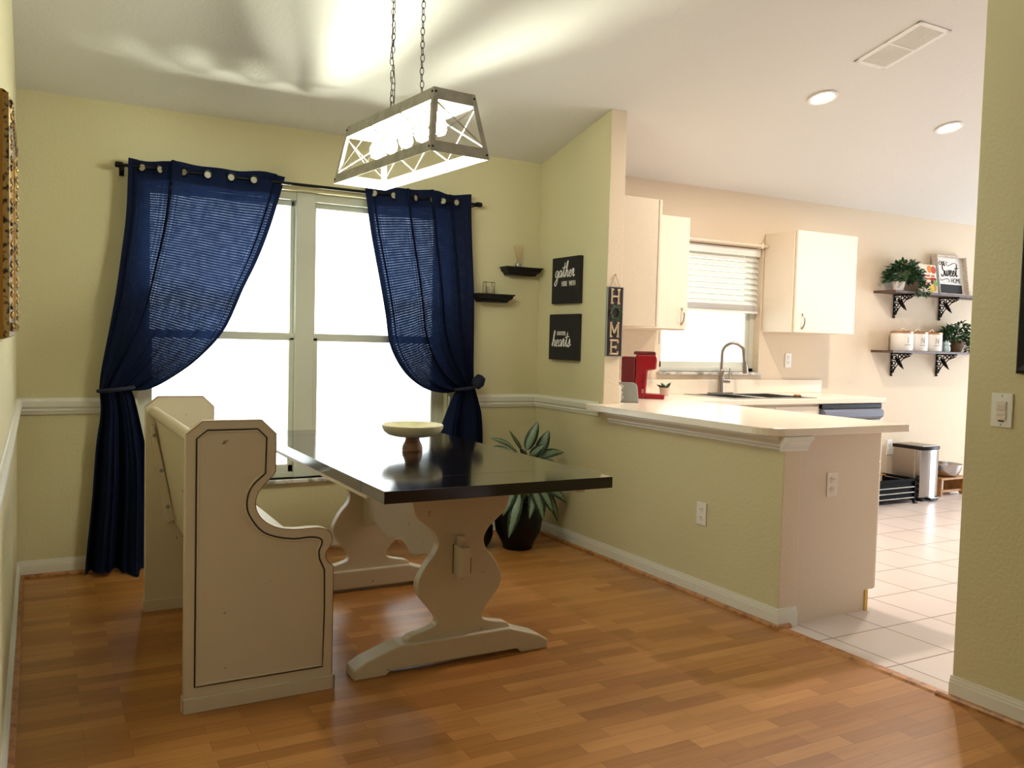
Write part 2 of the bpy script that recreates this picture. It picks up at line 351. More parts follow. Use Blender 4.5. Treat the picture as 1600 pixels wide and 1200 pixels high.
# far walls that close the house beyond the frame, with the patio opening and a rear one added for fill light
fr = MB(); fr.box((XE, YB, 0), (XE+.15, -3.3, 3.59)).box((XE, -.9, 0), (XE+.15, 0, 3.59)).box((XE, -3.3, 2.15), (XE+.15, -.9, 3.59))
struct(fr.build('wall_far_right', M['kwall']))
rw = MB(); rw.box((-.15, YB-.15, 0), (4.4, YB, 3.59)).box((5.6, YB-.15, 0), (XE+.15, YB, 3.59)).box((4.4, YB-.15, 0), (5.6, YB, .7)).box((4.4, YB-.15, 2.0), (5.6, YB, 3.59))
struct(rw.build('wall_rear', mat('taupe_bounce_cut', '85735E', .8)))  # unseen rear wall, toned dark to cut bounce light

def window(name, x0, x1, z0, z1, mull, yf=.06):
    root = bpy.data.objects.new(name, None); COL.objects.link(root); struct(root)
    f = MB(); t = .045; d0, d1 = yf, yf+.07
    f.box((x0, d0, z0), (x0+t, d1, z1)).box((x1-t, d0, z0), (x1, d1, z1)).box((x0, d0, z1-t), (x1, d1, z1)).box((x0, d0, z0), (x1, d1, z0+.03))
    cells = []
    if mull:
        f.box((mull[0], d0-.01, z0), (mull[1], d1, z1)); cells = [(x0+t, mull[0]), (mull[1], x1-t)]
    else: cells = [(x0+t, x1-t)]
    struct(f.build('window_frame', M['vinyl'], root, .003))
    zm = z0+(z1-z0)*.495
    for a, b in cells:
        lo = MB(); s = .03
        lo.box((a, d0+.012, z0+.03), (b, d0+.04, z0+.075)).box((a, d0+.012, zm-.02), (b, d0+.04, zm+.025)).box((a, d0+.012, z0+.03), (a+s, d0+.04, zm)).box((b-s, d0+.012, z0+.03), (b, d0+.04, zm))
        struct(lo.build('lower_sash', M['vinyl'], root, .003))
        up = MB(); up.box((a, d0+.042, z1-t-.03), (b, d0+.065, z1-t)).box((a, d0+.042, zm-.01), (b, d0+.065, zm+.025)).box((a, d0+.042, zm), (a+.02, d0+.065, z1-t)).box((b-.02, d0+.042, zm), (b, d0+.065, z1-t))
        struct(up.build('upper_sash', M['vinyl'], root, .003))
        struct(box('pane', (a+s, d0+.024, z0+.075), (b-s, d0+.028, zm-.02), M['pane'], root))
        struct(box('pane', (a+.02, d0+.052, zm+.025), (b-.02, d0+.056, z1-t-.03), M['pane'], root))
    struct(MB().box((x0-.02, -.03, z0-.022), (x1+.02, d0+.02, z0)).build('window_sill', M['marble'], root, .005))
    return root
window('window_1', *DW, (1.405, 1.515))
window('window_2', *KW, None)

# baseboards and shoe moulding
def base(name, a, b, side):
    """a,b = ends along the wall (x0,y0)-(x1,y1); side = outward direction"""
    m = MB(); n = Vector((side[0], side[1], 0)); A = Vector((a[0], a[1], 0)); B = Vector((b[0], b[1], 0))
    for d, z0, z1 in ((.014, 0, .062), (.010, .062, .074), (.006, .074, .085)):
        P = [A, B, B+n*d, A+n*d]; vs0 = [m.bm.verts.new(p+Vector((0, 0, z0))) for p in P]; vs1 = [m.bm.verts.new(p+Vector((0, 0, z1))) for p in P]
        m.bm.faces.new(vs0); m.bm.faces.new(vs1[::-1])
        for i in range(4): m.bm.faces.new((vs0[i], vs1[i], vs1[(i+1) % 4], vs0[(i+1) % 4]))
    return struct(m.build(name, M['trim']))
def shoe(i, a, b, side):
    m = MB(); n = Vector((side[0], side[1], 0)); A = Vector((a[0], a[1], 0))+n*.014; B = Vector((b[0], b[1], 0))+n*.014
    prof = [(0, 0), (.018, 0), (.017, .009), (.011, .016), (0, .018)]
    va = [m.bm.verts.new(A+n*p[0]+Vector((0, 0, p[1]))) for p in prof]; vb = [m.bm.verts.new(B+n*p[0]+Vector((0, 0, p[1]))) for p in prof]
    m.bm.faces.new(va); m.bm.faces.new(vb[::-1])
    for k in range(5): m.bm.faces.new((va[k], vb[k], vb[(k+1) % 5], va[(k+1) % 5]))
    return struct(m.build('trim_%d' % i, M['shoe']))
base('baseboard_back', (0, 0), (WX, 0), (0, -1)); base('baseboard_left', (0, 0), (0, YB), (1, 0))
base('baseboard_partition', (WX, 0), (WX, -2.2), (-1, 0)); base('baseboard_peninsula', (WX-.014, -2.2), (WX+WT, -2.2), (0, -1))
base('baseboard_right', (WX, -3.04), (WX, -5.3), (-1, 0)); base('baseboard_kitchen', (5.75, 0), (XE, 0), (0, -1))
shoe(1, (0, 0), (WX, 0), (0, -1)); shoe(2, (0, 0), (0, YB), (1, 0)); shoe(3, (WX, 0), (WX, -2.232), (-1, 0))
shoe(4, (WX-.032, -2.2), (WX+.06, -2.2), (0, -1)); shoe(5, (WX, -3.0), (WX, -5.3), (-1, 0))
struct(MB().prism([(WX-.03, 0), (WX-.02, .008), (WX+.01, .011), (WX+.03, 0)], -3.045, -2.2, 'y').build('trim_6', M['shoe']))
# chair rail
def rail(i, a, b, side, z0=.83):
    m = MB(); n = Vector((side[0], side[1], 0)); A = Vector((a[0], a[1], z0)); B = Vector((b[0], b[1], z0))
    prof = [(0, 0), (.008, 0), (.011, .008), (.010, .013), (.017, .017), (.017, .024), (.012, .028), (.022, .040), (.024, .066), (.016, .074), (.010, .076), (.008, .082), (0, .083)]
    va = [m.bm.verts.new(A+n*p[0]+Vector((0, 0, p[1]))) for p in prof]; vb = [m.bm.verts.new(B+n*p[0]+Vector((0, 0, p[1]))) for p in prof]
    m.bm.faces.new(va); m.bm.faces.new(vb[::-1]); N = len(prof)
    for k in range(N): m.bm.faces.new((va[k], vb[k], vb[(k+1) % N], va[(k+1) % N]))
    return struct(m.build('trim_%d' % i, M['trim']))
rail(7, (0, 0), (DW[0]-.01, 0), (0, -1)); rail(8, (DW[1]+.01, 0), (WX, 0), (0, -1)); rail(9, (0, 0), (0, -7), (1, 0)); rail(10, (WX, 0), (WX, -.755), (-1, 0))
# crown trim under the counter overhang
cp = [(0, 0), (.006, 0), (.01, .006), (.01, .014), (.018, .02), (.018, .03), (.03, .044), (.04, .052), (.04, .068), (0, .068)]
def crown(i, a, b, side):
    m = MB(); n = Vector((side[0], side[1], 0)); A = Vector((a[0], a[1], .8)); B = Vector((b[0], b[1], .8)); N = len(cp)
    va = [m.bm.verts.new(A+n*p[0]+Vector((0, 0, p[1]))) for p in cp]; vb = [m.bm.verts.new(B+n*p[0]+Vector((0, 0, p[1]))) for p in cp]
    m.bm.faces.new(va); m.bm.faces.new(vb[::-1])
    for k in range(N): m.bm.faces.new((va[k], vb[k], vb[(k+1) % N], va[(k+1) % N]))
    return struct(m.build('trim_%d' % i, M['trim']))
crown(11, (WX, -.86), (WX, -2.2), (-1, 0)); crown(12, (WX-.03, -2.2), (WX+WT+.03, -2.2), (0, -1))

# ------------------------------------------------------------------ kitchen: counter, cabinets
def arc(cx, cy, r, a0, a1, n=8): return [(cx+r*math.cos(math.radians(a0+(a1-a0)*i/n)), cy+r*math.sin(math.radians(a0+(a1-a0)*i/n))) for i in range(n+1)]
ct = thing('countertop', 'cream laminate L-shaped worktop with rounded bar corner over the peninsula', 'countertop')
SX0, SX1, SY0, SY1 = 4.26, 5.005, -.56, -.12
m = MB(); z0, z1 = .869, .906
xL = 2.905
m.prism([(xL, -.765), (WX-.001, -.765), (WX-.001, -.789), (WX+WT+.002, -.789), (WX+WT+.002, -.64), (3.82, -.64), (3.82, -2.235)]+[(p[0], p[1]) for p in arc(xL+.13, -2.105, .13, 270, 180)][0:], z0, z1, 'z')
m.box((WX+WT+.002, -.64, z0), (SX0, -.002, z1)).box((SX1, -.64, z0), (5.726, -.002, z1)).box((SX0, -.64, z0), (SX1, SY0, z1)).box((SX0, SY1, z0), (SX1, -.002, z1))
m.build('worktop', M['countertop'], ct, .004)
MB().box((WX+WT+.002, -.022, z1), (5.726, -.002, z1+.105)).box((WX+WT+.002, -.78, z1), (WX+WT+.022, -.022, z1+.105)).build('backsplash', M['countertop'], ct, .003)
rebase(ct, (3.4, -.7, .869))
def handle(c, h, nrm, parent):
    """arched nickel pull, c centre, h length, nrm outward"""
    n = Vector(nrm); c = Vector(c); z = Vector((0, 0, 1)); pts = []
    for i in range(13):
        t = i/12; pts.append(c+z*h*(t-.5)+n*(.028*math.sin(PI*t)**.7))
    o = MB().tube(pts, .0055, 8, taper=[1.5, 1.1]+[1]*9+[1.1, 1.5]).build('handle', M['nickel'], parent, smooth=True); o['label'] = 'arched nickel pull'; return o
# peninsula base cabinet, doors towards the kitchen, plain end panel towards the room
pc = thing('base_cabinet', 'cream peninsula base cabinet with outlet on its plain end panel', 'cabinet')
MB().prism([(3.125, 0), (3.125, .867), (3.665, .867), (3.665, .1), (3.6, .1), (3.6, 0)], -2.19, -.66, 'y').build('body', M['panel'], pc)
box('kick_edge', (3.598, -2.197, 0), (3.618, -2.17, .1), M['yellow'], pc)
for i in range(3):
    y1 = -2.185+i*.505
    d = box('door', (3.667, y1+.003, .10), (3.687, y1+.5, .72), M['laminate'], pc, .003)
    w = box('drawer', (3.667, y1+.003, .725), (3.687, y1+.5, .862), M['laminate'], pc, .003)
    q = handle((3.687, y1+.06, .63), .1, (1, 0, 0), d)
    MB().tube([(3.687, y1+.2, .79), (3.71, y1+.21, .79), (3.715, y1+.25, .79), (3.71, y1+.29, .79), (3.687, y1+.3, .79)], .005).build('handle', M['nickel'], w, smooth=True)
rebase(pc, (3.4, -1.4, 0))
# back run base cabinet
bc = thing('base_cabinet', 'cream base cabinet under the sink beside the dishwasher', 'cabinet')
MB().box((3.70, -.6, .1), (3.718, -.004, .867)).box((5.012, -.6, .1), (5.03, -.004, .867)).box((3.718, -.6, .1), (5.012, -.004, .118)).box((3.718, -.016, .118), (5.012, -.004, .867)).box((3.70, -.54, 0), (5.03, -.52, .1)).box((3.718, -.6, .70), (5.012, -.585, .867)).build('body', M['panel'], bc)
for i in range(3):
    x0 = 3.72+i*.435
    d = box('door', (x0, -.62, .11), (x0+.43, -.602, .70), M['laminate'], bc, .003); handle((x0+.38, -.62, .6), .1, (0, -1, 0), d)
    box('drawer', (x0, -.62, .705), (x0+.43, -.602, .85), M['laminate'], bc, .003)
rebase(bc, (4.3, -.3, 0))
box_end = tag(MB().box((5.695, -.62, 0), (5.722, -.004, .867)).build('filler_panel', M['laminate']), 'narrow cream end panel closing the counter right of the dishwasher', 'panel')
dwr = thing('dishwasher', 'white dishwasher with grey handle under black control strip', 'dishwasher')
box('body', (5.04, -.6, .02), (5.69, -.01, .866), M['white'], dwr, .003)
box('door', (5.042, -.635, .11), (5.688, -.602, .745), M['white'], dwr, .006)
box('control_strip', (5.042, -.632, .83), (5.688, -.602, .864), M['black_plastic'], dwr, .003)
MB().prism([(-.602, .75), (-.64, .752), (-.66, .77), (-.66, .81), (-.64, .826), (-.602, .826)], 5.05, 5.68, 'x').build('handle', mat('blue_grey_plastic', '6E7385', .35), dwr, .003)
rebase(dwr, (5.36, -.3, 0))
# sink and faucet
sk = thing('sink', 'stainless double bowl sink set in the back worktop', 'sink')
m = MB(); e = .03
for a, b in (((SX0-e, SY1-.01, z1), (SX1+e, SY1+.05, z1+.006)), ((SX0-e, SY0-e, z1), (SX1+e, SY0+.01, z1+.006)), ((SX0-e, SY0, z1), (SX0+.01, SY1, z1+.006)), ((SX1-.01, SY0, z1), (SX1+e, SY1, z1+.006)), ((4.612, SY0, z1-.02), (4.652, SY1, z1+.002))): m.box(a, b)
m.build('rim', M['steel'], sk, .002)
for a, b in ((SX0+.005, 4.617), (4.647, SX1-.005)):
    m = MB(); t = .004
    m.box((a, SY0+.005, .72), (b, SY1-.005, .724)).box((a, SY0+.005, .72), (a+t, SY1-.005, z1)).box((b-t, SY0+.005, .72), (b, SY1-.005, z1)).box((a, SY0+.005, .72), (b, SY0+.005+t, z1)).box((a, SY1-.005-t, .72), (b, SY1-.005, z1))
    bw = m.build('bowl', M['steel'], sk); MB().lathe([(0.001, .0), (.035, .0), (.04, .004), (.001, .004)], ((a+b)/2, -.34, .725), 20).build('drain', M['nickel'], bw)
MB().lathe([(.001, 0), (.026, 0), (.03, .01), (.02, .018), (.001, .018)], (4.93, -.50, .912), 16).build('strainer', M['copper'], sk, smooth=True)
rebase(sk, (4.67, -.34, .72))
fc = thing('faucet', 'brushed nickel gooseneck faucet with side lever behind the sink', 'faucet')
fx, fy, fz = 4.575, -.085, .9125
MB().prism(arc(fx-.10, fy, .024, 90, 270)+arc(fx+.10, fy, .024, -90, 90), fz, fz+.008, 'z').build('base_plate', M['nickel'], fc, .002)
MB().lathe([(.026, .008), (.024, .02), (.022, .13), (.02, .17), (.014, .18)], (fx, fy, fz), 20).build('body', M['nickel'], fc, smooth=True)
dx, dy = .80, -.60
pts = [(fx, fy, fz+.15), (fx, fy, fz+.275)]+[(fx+dx*(.08-.08*math.cos(a)), fy+dy*(.08-.08*math.cos(a)), fz+.298+.08*math.sin(a)) for a in [PI*i/14 for i in range(13)]]
pts.append((pts[-1][0]+.012*dx, pts[-1][1]+.012*dy, fz+.235))
MB().tube(pts, .0125, 12).build('spout', M['nickel'], fc, smooth=True)
ex = pts[-1]
MB().tube([(ex[0], ex[1], ex[2]+.01), (ex[0]+.004, ex[1]-.003, ex[2]-.03), (ex[0]+.009, ex[1]-.006, ex[2]-.08)], .019, 12, taper=[.8, 1, 1.05]).build('spray_head', M['nickel'], fc, smooth=True)
MB().tube([(fx+.015, fy-.01, fz+.095), (fx+.055, fy-.035, fz+.095)], .016, 12).tube([(fx+.05, fy-.032, fz+.095), (fx+.052, fy-.034, fz+.19)], .0055, 8).build('lever', M['nickel'], fc, smooth=True)
rebase(fc, (fx, fy, fz))

# upper cabinets
uc = thing('wall_cabinet', 'cream wall cabinet on the partition, its plain end above the HOME sign side', 'cabinet')
box('body', (WX+WT+.001, -.78, 1.372), (3.385, -.31, 2.14), M['panel'], uc, .002)
d = box('door', (3.389, -.782, 1.372), (3.409, -.315, 2.14), M['laminate'], uc, .003)
handle((3.409, -.37, 1.46), .1, (1, 0, 0), d)
rebase(uc, (3.26, -.5, 1.372))
uc['label'] = 'cream wall cabinet with plain end panel beside the tall partition wall edge'
u2 = thing('wall_cabinet', 'cream corner wall cabinet left of the kitchen window, pull at lower right', 'cabinet')
box('body', (WX+WT+.001, -.302, 1.372), (4.02, -.004, 2.14), M['panel'], u2, .002)
box('bottom_panel', (WX+WT+.001, -.30, 1.366), (4.02, -.004, 1.372), M['laminate'], u2)
for a, b, hx in ((3.44, 3.728, 3.69), (3.732, 4.02, 3.972)):
    d = box('door', (a, -.324, 1.375), (b, -.304, 2.14), M['laminate'], u2, .003); handle((hx, -.324, 1.462), .11, (0, -1, 0), d)
rebase(u2, (3.6, -.15, 1.372))
u3 = thing('wall_cabinet', 'bright cream wall cabinet between the kitchen window and the shelves', 'cabinet')
box('body', (5.05, -.302, 1.385), (5.715, -.004, 2.145), M['laminate'], u3, .002)
d = box('door', (5.06, -.326, 1.385), (5.712, -.306, 2.148), M['laminate'], u3, .003); handle((5.135, -.326, 1.468), .11, (0, -1, 0), d)
rebase(u3, (5.4, -.15, 1.385))

# kitchen window blind and rod
bl = thing('window_blind', 'white horizontal slat blind half lowered over the kitchen window', 'blind')
MB().box((KW[0]+.01, .005, 1.965), (KW[1]-.01, .05, 2.025)).build('headrail', M['white'], bl, .004)
for i in range(9):
    z = 1.945-i*.0425
    MB().box((-.47, -.025, -.0012), (.47, .025, .0012), Matrix.Translation((4.54, .03, z))@Matrix.Rotation(math.radians(52), 4, 'X')).build('slat', M['slat'], bl)
m = MB()
for i in range(9): m.box((KW[0]+.015, .008, 1.545+i*.0052), (KW[1]-.015, .052, 1.5475+i*.0052))
m.box((KW[0]+.015, .012, 1.525), (KW[1]-.015, .048, 1.543)); m.build('slat_stack', M['white'], bl)
for xx in (4.2, 4.85): MB().tube([(xx, .005, 1.97), (xx, .005, 1.53)], .0016, 5).build('cord', M['white'], bl)
MB().tube([(4.04, -.005, 1.96), (4.04, -.006, 1.27)], .002, 6).build('pull_cord', M['grey'], bl)
rebase(bl, (4.54, .03, 1.53))
kr = thing('curtain_rod', 'slim cream rod across the top of the kitchen window', 'rod')
MB().tube([(4.03, -.035, 2.045), (5.047, -.035, 2.045)], .011, 10).build('rod', M['laminate'], kr, smooth=True)
MB().box((4.975, -.05, 2.025), (4.99, -.0, 2.065)).build('bracket', M['laminate'], kr, .002)
rebase(kr, (4.5, -.035, 2.045))

# outlets and switches
def plate(name, label, cat, c, right, up, kind, m='white', w=.07, h=.115, group=None):
    t = thing(name, label, cat, c, group); mt = frame_x((0, 0, 0), right, up)
    MB().box((-w/2, -h/2, 0), (w/2, h/2, .006), mt).build('plate', M[m], t, .0025)
    if kind == 'outlet':
        for s in (-1, 1):
            o = MB().prism([(p[0]*1, p[1]*1) for p in arc(0, s*.021, .015, 0, 345, 14)], .006, .009, 'z', mt).build('socket', M[m], t)
            MB().box((-.007, s*.021-.001, .009), (-.005, s*.021+.008, .0096), mt).box((.005, s*.021-.001, .009), (.007, s*.021+.008, .0096), mt).box((-.002, s*.021-.009, .009), (.002, s*.021-.006, .0096), mt).build('slots', M['slot'], o)
    elif kind == 'switch':
        for i in range(4):
            MB().box((-.017, -.032+i*.0165, .006), (.017, -.032+i*.0165+.0135, .010), mt).build('rocker', M['almond'], t, .001)
        MB().box((-.008, -.0385, .006), (.010, -.0345, .011), mt).build('slider', M['slot'], t)
        for s in (-1, 1): MB().lathe([(.001, 0), (.003, 0), (.002, .002), (.001, .002)], (0, 0, 0), 8, mt@Matrix.Translation((0, s*.05, .006))).build('screw', M['galv'], t)
    return t
plate('wall_outlet', 'white outlet low on the partition wall under the bar', 'outlet', (WX, -1.675, .42), (0, -1, 0), (0, 0, 1), 'outlet')
plate('wall_outlet', 'beige outlet on the peninsula cabinet end panel', 'outlet', (3.337, -2.19, .632), (1, 0, 0), (0, 0, 1), 'outlet', 'almond')
plate('wall_outlet', 'white outlet on the kitchen wall under the right wall cabinet', 'outlet', (5.351, 0, 1.167), (1, 0, 0), (0, 0, 1), 'outlet')
plate('wall_outlet', 'white outlet on the wall behind the steel bin', 'outlet', (6.63, 0, .42), (1, 0, 0), (0, 0, 1), 'outlet', h=.13)
plate('light_switch', 'white switch plate with four small buttons on the near right wall', 'switch', (WX, -3.176, 1.065), (0, -1, 0), (0, 0, 1), 'switch', w=.075, h=.118)

# kitchen counter things
km = thing('coffee_maker', 'red single-serve coffee maker standing beside the partition', 'coffee maker', (3.595, -.38, .906), rz=math.radians(50))
# local: front faces -y, tray in front
MB().box((-.052, .035, 0), (.052, .125, .275)).build('water_tank', M['dark_red'], km, .008)
MB().prism([(-.035, .0), (.033, .0), (.033, .29), (-.095, .29), (-.105, .26), (-.10, .195), (-.045, .185)], -.056, .056, 'x').build('body', M['red'], km, .008)
MB().prism([(-.10, .29), (.05, .29), (.045, .312), (-.09, .312)], -.055, .055, 'x').build('lid', M['dark_red'], km, .007)
MB().prism([(-.16, 0), (-.035, 0), (-.035, .035), (-.16, .03)], -.06, .06, 'x').build('drip_tray', M['red'], km, .006)
MB().box((-.0572, -.0, .185), (-.056, .028, .187)).build('seam', M['dark_red'], km)
for i in range(4): MB().lathe([(.001, 0), (.006, 0), (.005, .003), (.001, .003)], (0, 0, 0), 12, Matrix.Translation((-.056, -.018, .155-i*.024))@Matrix.Rotation(-PI/2, 4, 'Y')).build('button', M['dark_red'], km)
for i in range(3): MB().box((-.0572, -.026, .058-i*.009), (-.056, -.010, .060-i*.009)).build('indicator', M['white_ink'], km)
su = thing('potted_succulent', 'tiny spiky succulent in a blush pot beside the coffee maker', 'plant', (3.93, -.22, .906))
MB().lathe([(.03, 0), (.038, .06), (.034, .06), (.028, .052), (.001, .05)], (0, 0, 0), 20).build('pot', M['blush'], su, smooth=True)
m = MB()
for i in range(16):
    a = i*2.4; l = .05+.02*((i*7) % 3)/3; e = .35+.08*(i % 7)
    p1 = Vector((math.cos(a)*math.cos(e), math.sin(a)*math.cos(e), math.sin(e)))*l
    m.tube([(0, 0, .05), p1*.5+Vector((0, 0, .052)), p1+Vector((0, 0, .055))], .007, 5, taper=[.7, 1, .1])
m.build('leaves', M['leaf'], su)
gp = thing('dish_rack_tray', 'grey rounded tray standing on edge against the partition', 'tray', (3.215, -.70, .906), rz=math.radians(-38))
MB().prism(arc(.055, .09, .035, 0, 90, 5)+arc(-.055, .09, .035, 90, 180, 5)+[(-.10, 0), (.10, 0)], -.012, .012, 'y', Matrix.Rotation(math.radians(-12), 4, 'X')).build('tray', M['grey'], gp, .006)
gp.name = 'serving_tray'
ws = thing('scroll_stand', 'small white wire scroll ornament by the partition corner', 'ornament', (3.137, -.765, .906))
m = MB()
for k, (cz_, r_) in enumerate(((.095, .018), (.06, .014), (.03, .02))):
    m.tube([(.012+(r_*(1-i/22))*math.cos(i*.5), -.006-.0*i, cz_+(r_*(1-i/22))*math.sin(i*.5)) for i in range(18)], .0018, 5)
m.tube([(.0, -.006, 0), (.0, -.006, .12)], .002, 5).tube([(-.01, -.006, .002), (.035, -.006, .002)], .002, 5)
m.build('wire', M['white'], ws)

# ------------------------------------------------------------------ kitchen ceiling fittings
def dl(x, y, label):
    t = thing('downlight', label, 'light', (x, y, cz(y)-.001)); t.rotation_euler = (math.atan(-SL), 0, 0)
    MB().lathe([(.068, 0), (.085, -.001), (.088, -.006), (.072, -.009), (.064, -.004), (.064, .0)], (0, 0, 0), 32, cap=False).build('trim_ring', M['white'], t, smooth=True)
    MB().lathe([(.001, -.003), (.064, -.003), (.064, -.002), (.001, -.002)], (0, 0, 0), 32).build('lens', M['lamp_glow'], t)
    l = bpy.data.lights.new('downlight_lamp', 'AREA'); l.shape = 'DISK'; l.size = .12; l.energy = 38; l.color = (1, .87, .76)
    o = bpy.data.objects.new('downlight_lamp', l); o.location = (0, 0, -.012); o.parent = t; COL.objects.link(o)
dl(4.158, -1.305, 'round lit recessed ceiling light nearer the partition wall')
dl(5.365, -1.295, 'round lit recessed ceiling light further right, above the kitchen wall side')
vt = thing('ceiling_vent', 'white slatted rectangular air register on the kitchen ceiling', 'vent', (4.115, -1.86, cz(-1.86)-.001)); vt.rotation_euler = (math.atan(-SL), 0, 0)
a_, b_ = .125, .205
MB().box((-a_, -b_, -.006), (-a_+.03, b_, 0)).box((a_-.03, -b_, -.006), (a_, b_, 0)).box((-a_, -b_, -.006), (a_, -b_+.025, 0)).box((-a_, b_-.025, -.006), (a_, b_, 0)).box((-a_, -.006, -.007), (a_, .006, 0)).build('frame', M['white'], vt, .001)
box('duct', (-a_+.02, -b_+.02, -.0015), (a_-.02, b_-.02, -.0005), M['slot'], vt)
for i in range(13):
    xx = -a_+.036+i*.0147
    MB().box((-.0042, -b_+.024, -.0006), (.0042, b_-.024, .0006), Matrix.Translation((xx, 0, -.004))@Matrix.Rotation(.25, 4, 'Y')).build('slat', M['white'], vt)

# ------------------------------------------------------------------ kitchen shelves
def bracket(x, zt, parent):
    """ornate cast iron bracket in the y-z plane below z=zt"""
    m = MB(); L_ = .19; D = .20
    m.box((x-.008, -.012, zt-L_), (x+.008, -.002, zt)).box((x-.008, -D, zt-.012), (x+.008, -.002, zt))
    def R(cy, c, r): m.torus((x, -cy, zt-c), r, .0055, (1, 0, 0), 14, 5)
    for cy, c, r in ((.035, .04, .02), (.085, .032, .016), (.125, .028, .013), (.160, .024, .010), (.03, .09, .016), (.027, .13, .013), (.022, .16, .009), (.07, .07, .016)): R(cy, c, r)
    m.prism([(-.035, zt-.035), (-.075, zt-.05), (-.11, zt-.10), (-.128, zt-.14), (-.095, zt-.118), (-.06, zt-.085)], x-.005, x+.005, 'x')
    m.tube([(x, -.008, zt-L_), (x, -.012, zt-L_-.012)], .01, 8)
    m.tube([(x, -.19, zt-.02), (x, -.12, zt-.05), (x, -.06, zt-.11), (x, -.015, zt-.18)], .005, 6)
    m.build('bracket', M['rod'], parent)
def shelf(x0, x1, z, label):
    t = thing('wall_shelf', label, 'shelf', (x0, 0, z), None)
    box('board', (0, -.22, -.02), (x1-x0, -.001, 0), M['shelf_wood'], t, .002)
    for bx in (6.60, 7.22):
        bracket(bx-x0, -.02, t)
    return t
ZU, ZL = 1.772, 1.268
shelf(6.33, 7.75, ZU, 'upper dark wood shelf on ornate black iron brackets')
shelf(6.33, 7.75, ZL, 'lower dark wood shelf on ornate black iron brackets')
def bushy(t, c, R, n, ls, seed, m='leaf', droop=.5, zmin=.0, name='leaves'):
    rnd = random.Random(seed); mb = MB(); st = MB()
    for i in range(n):
        th = rnd.uniform(0, 2*PI); ph = math.acos(rnd.uniform(-.35, 1)); rr = rnd.uniform(.45, 1)
        p = Vector((math.cos(th)*math.sin(ph)*R[0]*rr, math.sin(th)*math.sin(ph)*R[1]*rr, math.cos(ph)*R[2]*rr))
        d = (p.normalized()+Vector((rnd.uniform(-.6, .6), rnd.uniform(-.6, .6), rnd.uniform(-.6, .4)))).normalized()
        q = d.to_track_quat('Y', 'Z').to_matrix().to_4x4(); q = Matrix.Translation(Vector(c)+p)@q@Matrix.Rotation(rnd.uniform(-1, 1), 4, 'Y')
        l = ls*rnd.uniform(.7, 1.25); w = l*.28
        vs = [mb.bm.verts.new(q@Vector(v)) for v in ((0, 0, 0), (-w, l*.45, .1*l), (0, l*.5, -.03*l), (w, l*.45, .1*l), (0, l, -.1*l))]
        mb.bm.faces.new((vs[0], vs[2], vs[1])); mb.bm.faces.new((vs[0], vs[3], vs[2])); mb.bm.faces.new((vs[1], vs[2], vs[4])); mb.bm.faces.new((vs[2], vs[3], vs[4]))
        if i % 12 == 0: st.tube([Vector(c)-Vector((0, 0, R[2]*.2)), Vector(c)+p*.6+Vector((0, 0, .01)), Vector(c)+p], .0018, 4)
    mb.build(name, M[m], t); st.build('stems', M['stem'], t)
p1 = thing('potted_fern', 'bushy green plant at the left of the upper shelf, trailing over its edge', 'plant', (6.555, -.12, ZU))
MB().lathe([(.04, 0), (.055, .08), (.05, .08), (.04, .07), (.001, .07)], (-.06, 0, 0), 20).build('pot', M['ceramic'], p1, smooth=True)
bushy(p1, (0.0, 0, .125), (.20, .12, .13), 520, .05, 3)
bushy(p1, (.09, -.13, -.0), (.05, .03, .10), 90, .04, 5, name='trailing_leaves')
p1.name = 'potted_plant'
cb = thing('cookbook', 'colourful cookbook with pictures of fruit leaning on the upper shelf', 'book', (6.90, -.12, ZU), rz=0)
lean = Matrix.Rotation(math.radians(-9), 4, 'X')
MB().box((-.12, -.012, 0), (.12, .012, .255), lean).build('cover', M['book'], cb, .002)
MB().box((.112, -.0135, .001), (.1215, .0135, .254), lean).build('spine', M['blue_book'], cb)
def disc(c, r, mt, m, par, nm='printed_fruit', e=.0008): MB().prism([(p[0], p[1]) for p in arc(c[0], c[1], r, 0, 345, 16)], -.0125-e, -.0125, 'y', mt).build(nm, M[m], par)
for c, r, mm in (((.02, .215), .032, 'orange'), ((.075, .21), .033, 'ripe_red'), ((.02, .215), .016, 'yellow_ink'), ((.085, .09), .026, 'lime'), ((.03, .04), .034, 'yellow_ink'), ((.07, .05), .028, 'orange'), ((-.02, .08), .022, 'pink'), ((.045, .1), .02, 'dark_red')): disc(c, r, lean, mm, cb, e=.0008+.0002*r*100)
for zz, x0, x1, mm, th in ((.155, -.06, .02, 'pink', .006), (.155, .04, .08, 'orange', .008), (.128, -.05, .015, 'pink', .006), (.128, .02, .1, 'ripe_red', .011)):
    k = int((x1-x0)/.009); MB().tube([Matrix(lean)@Vector((x0+(x1-x0)*i/(k*2), -.0135, zz+(th if i % 2 else -th))) for i in range(k*2+1)], .0022, 4).build('printed_writing', M[mm], cb)
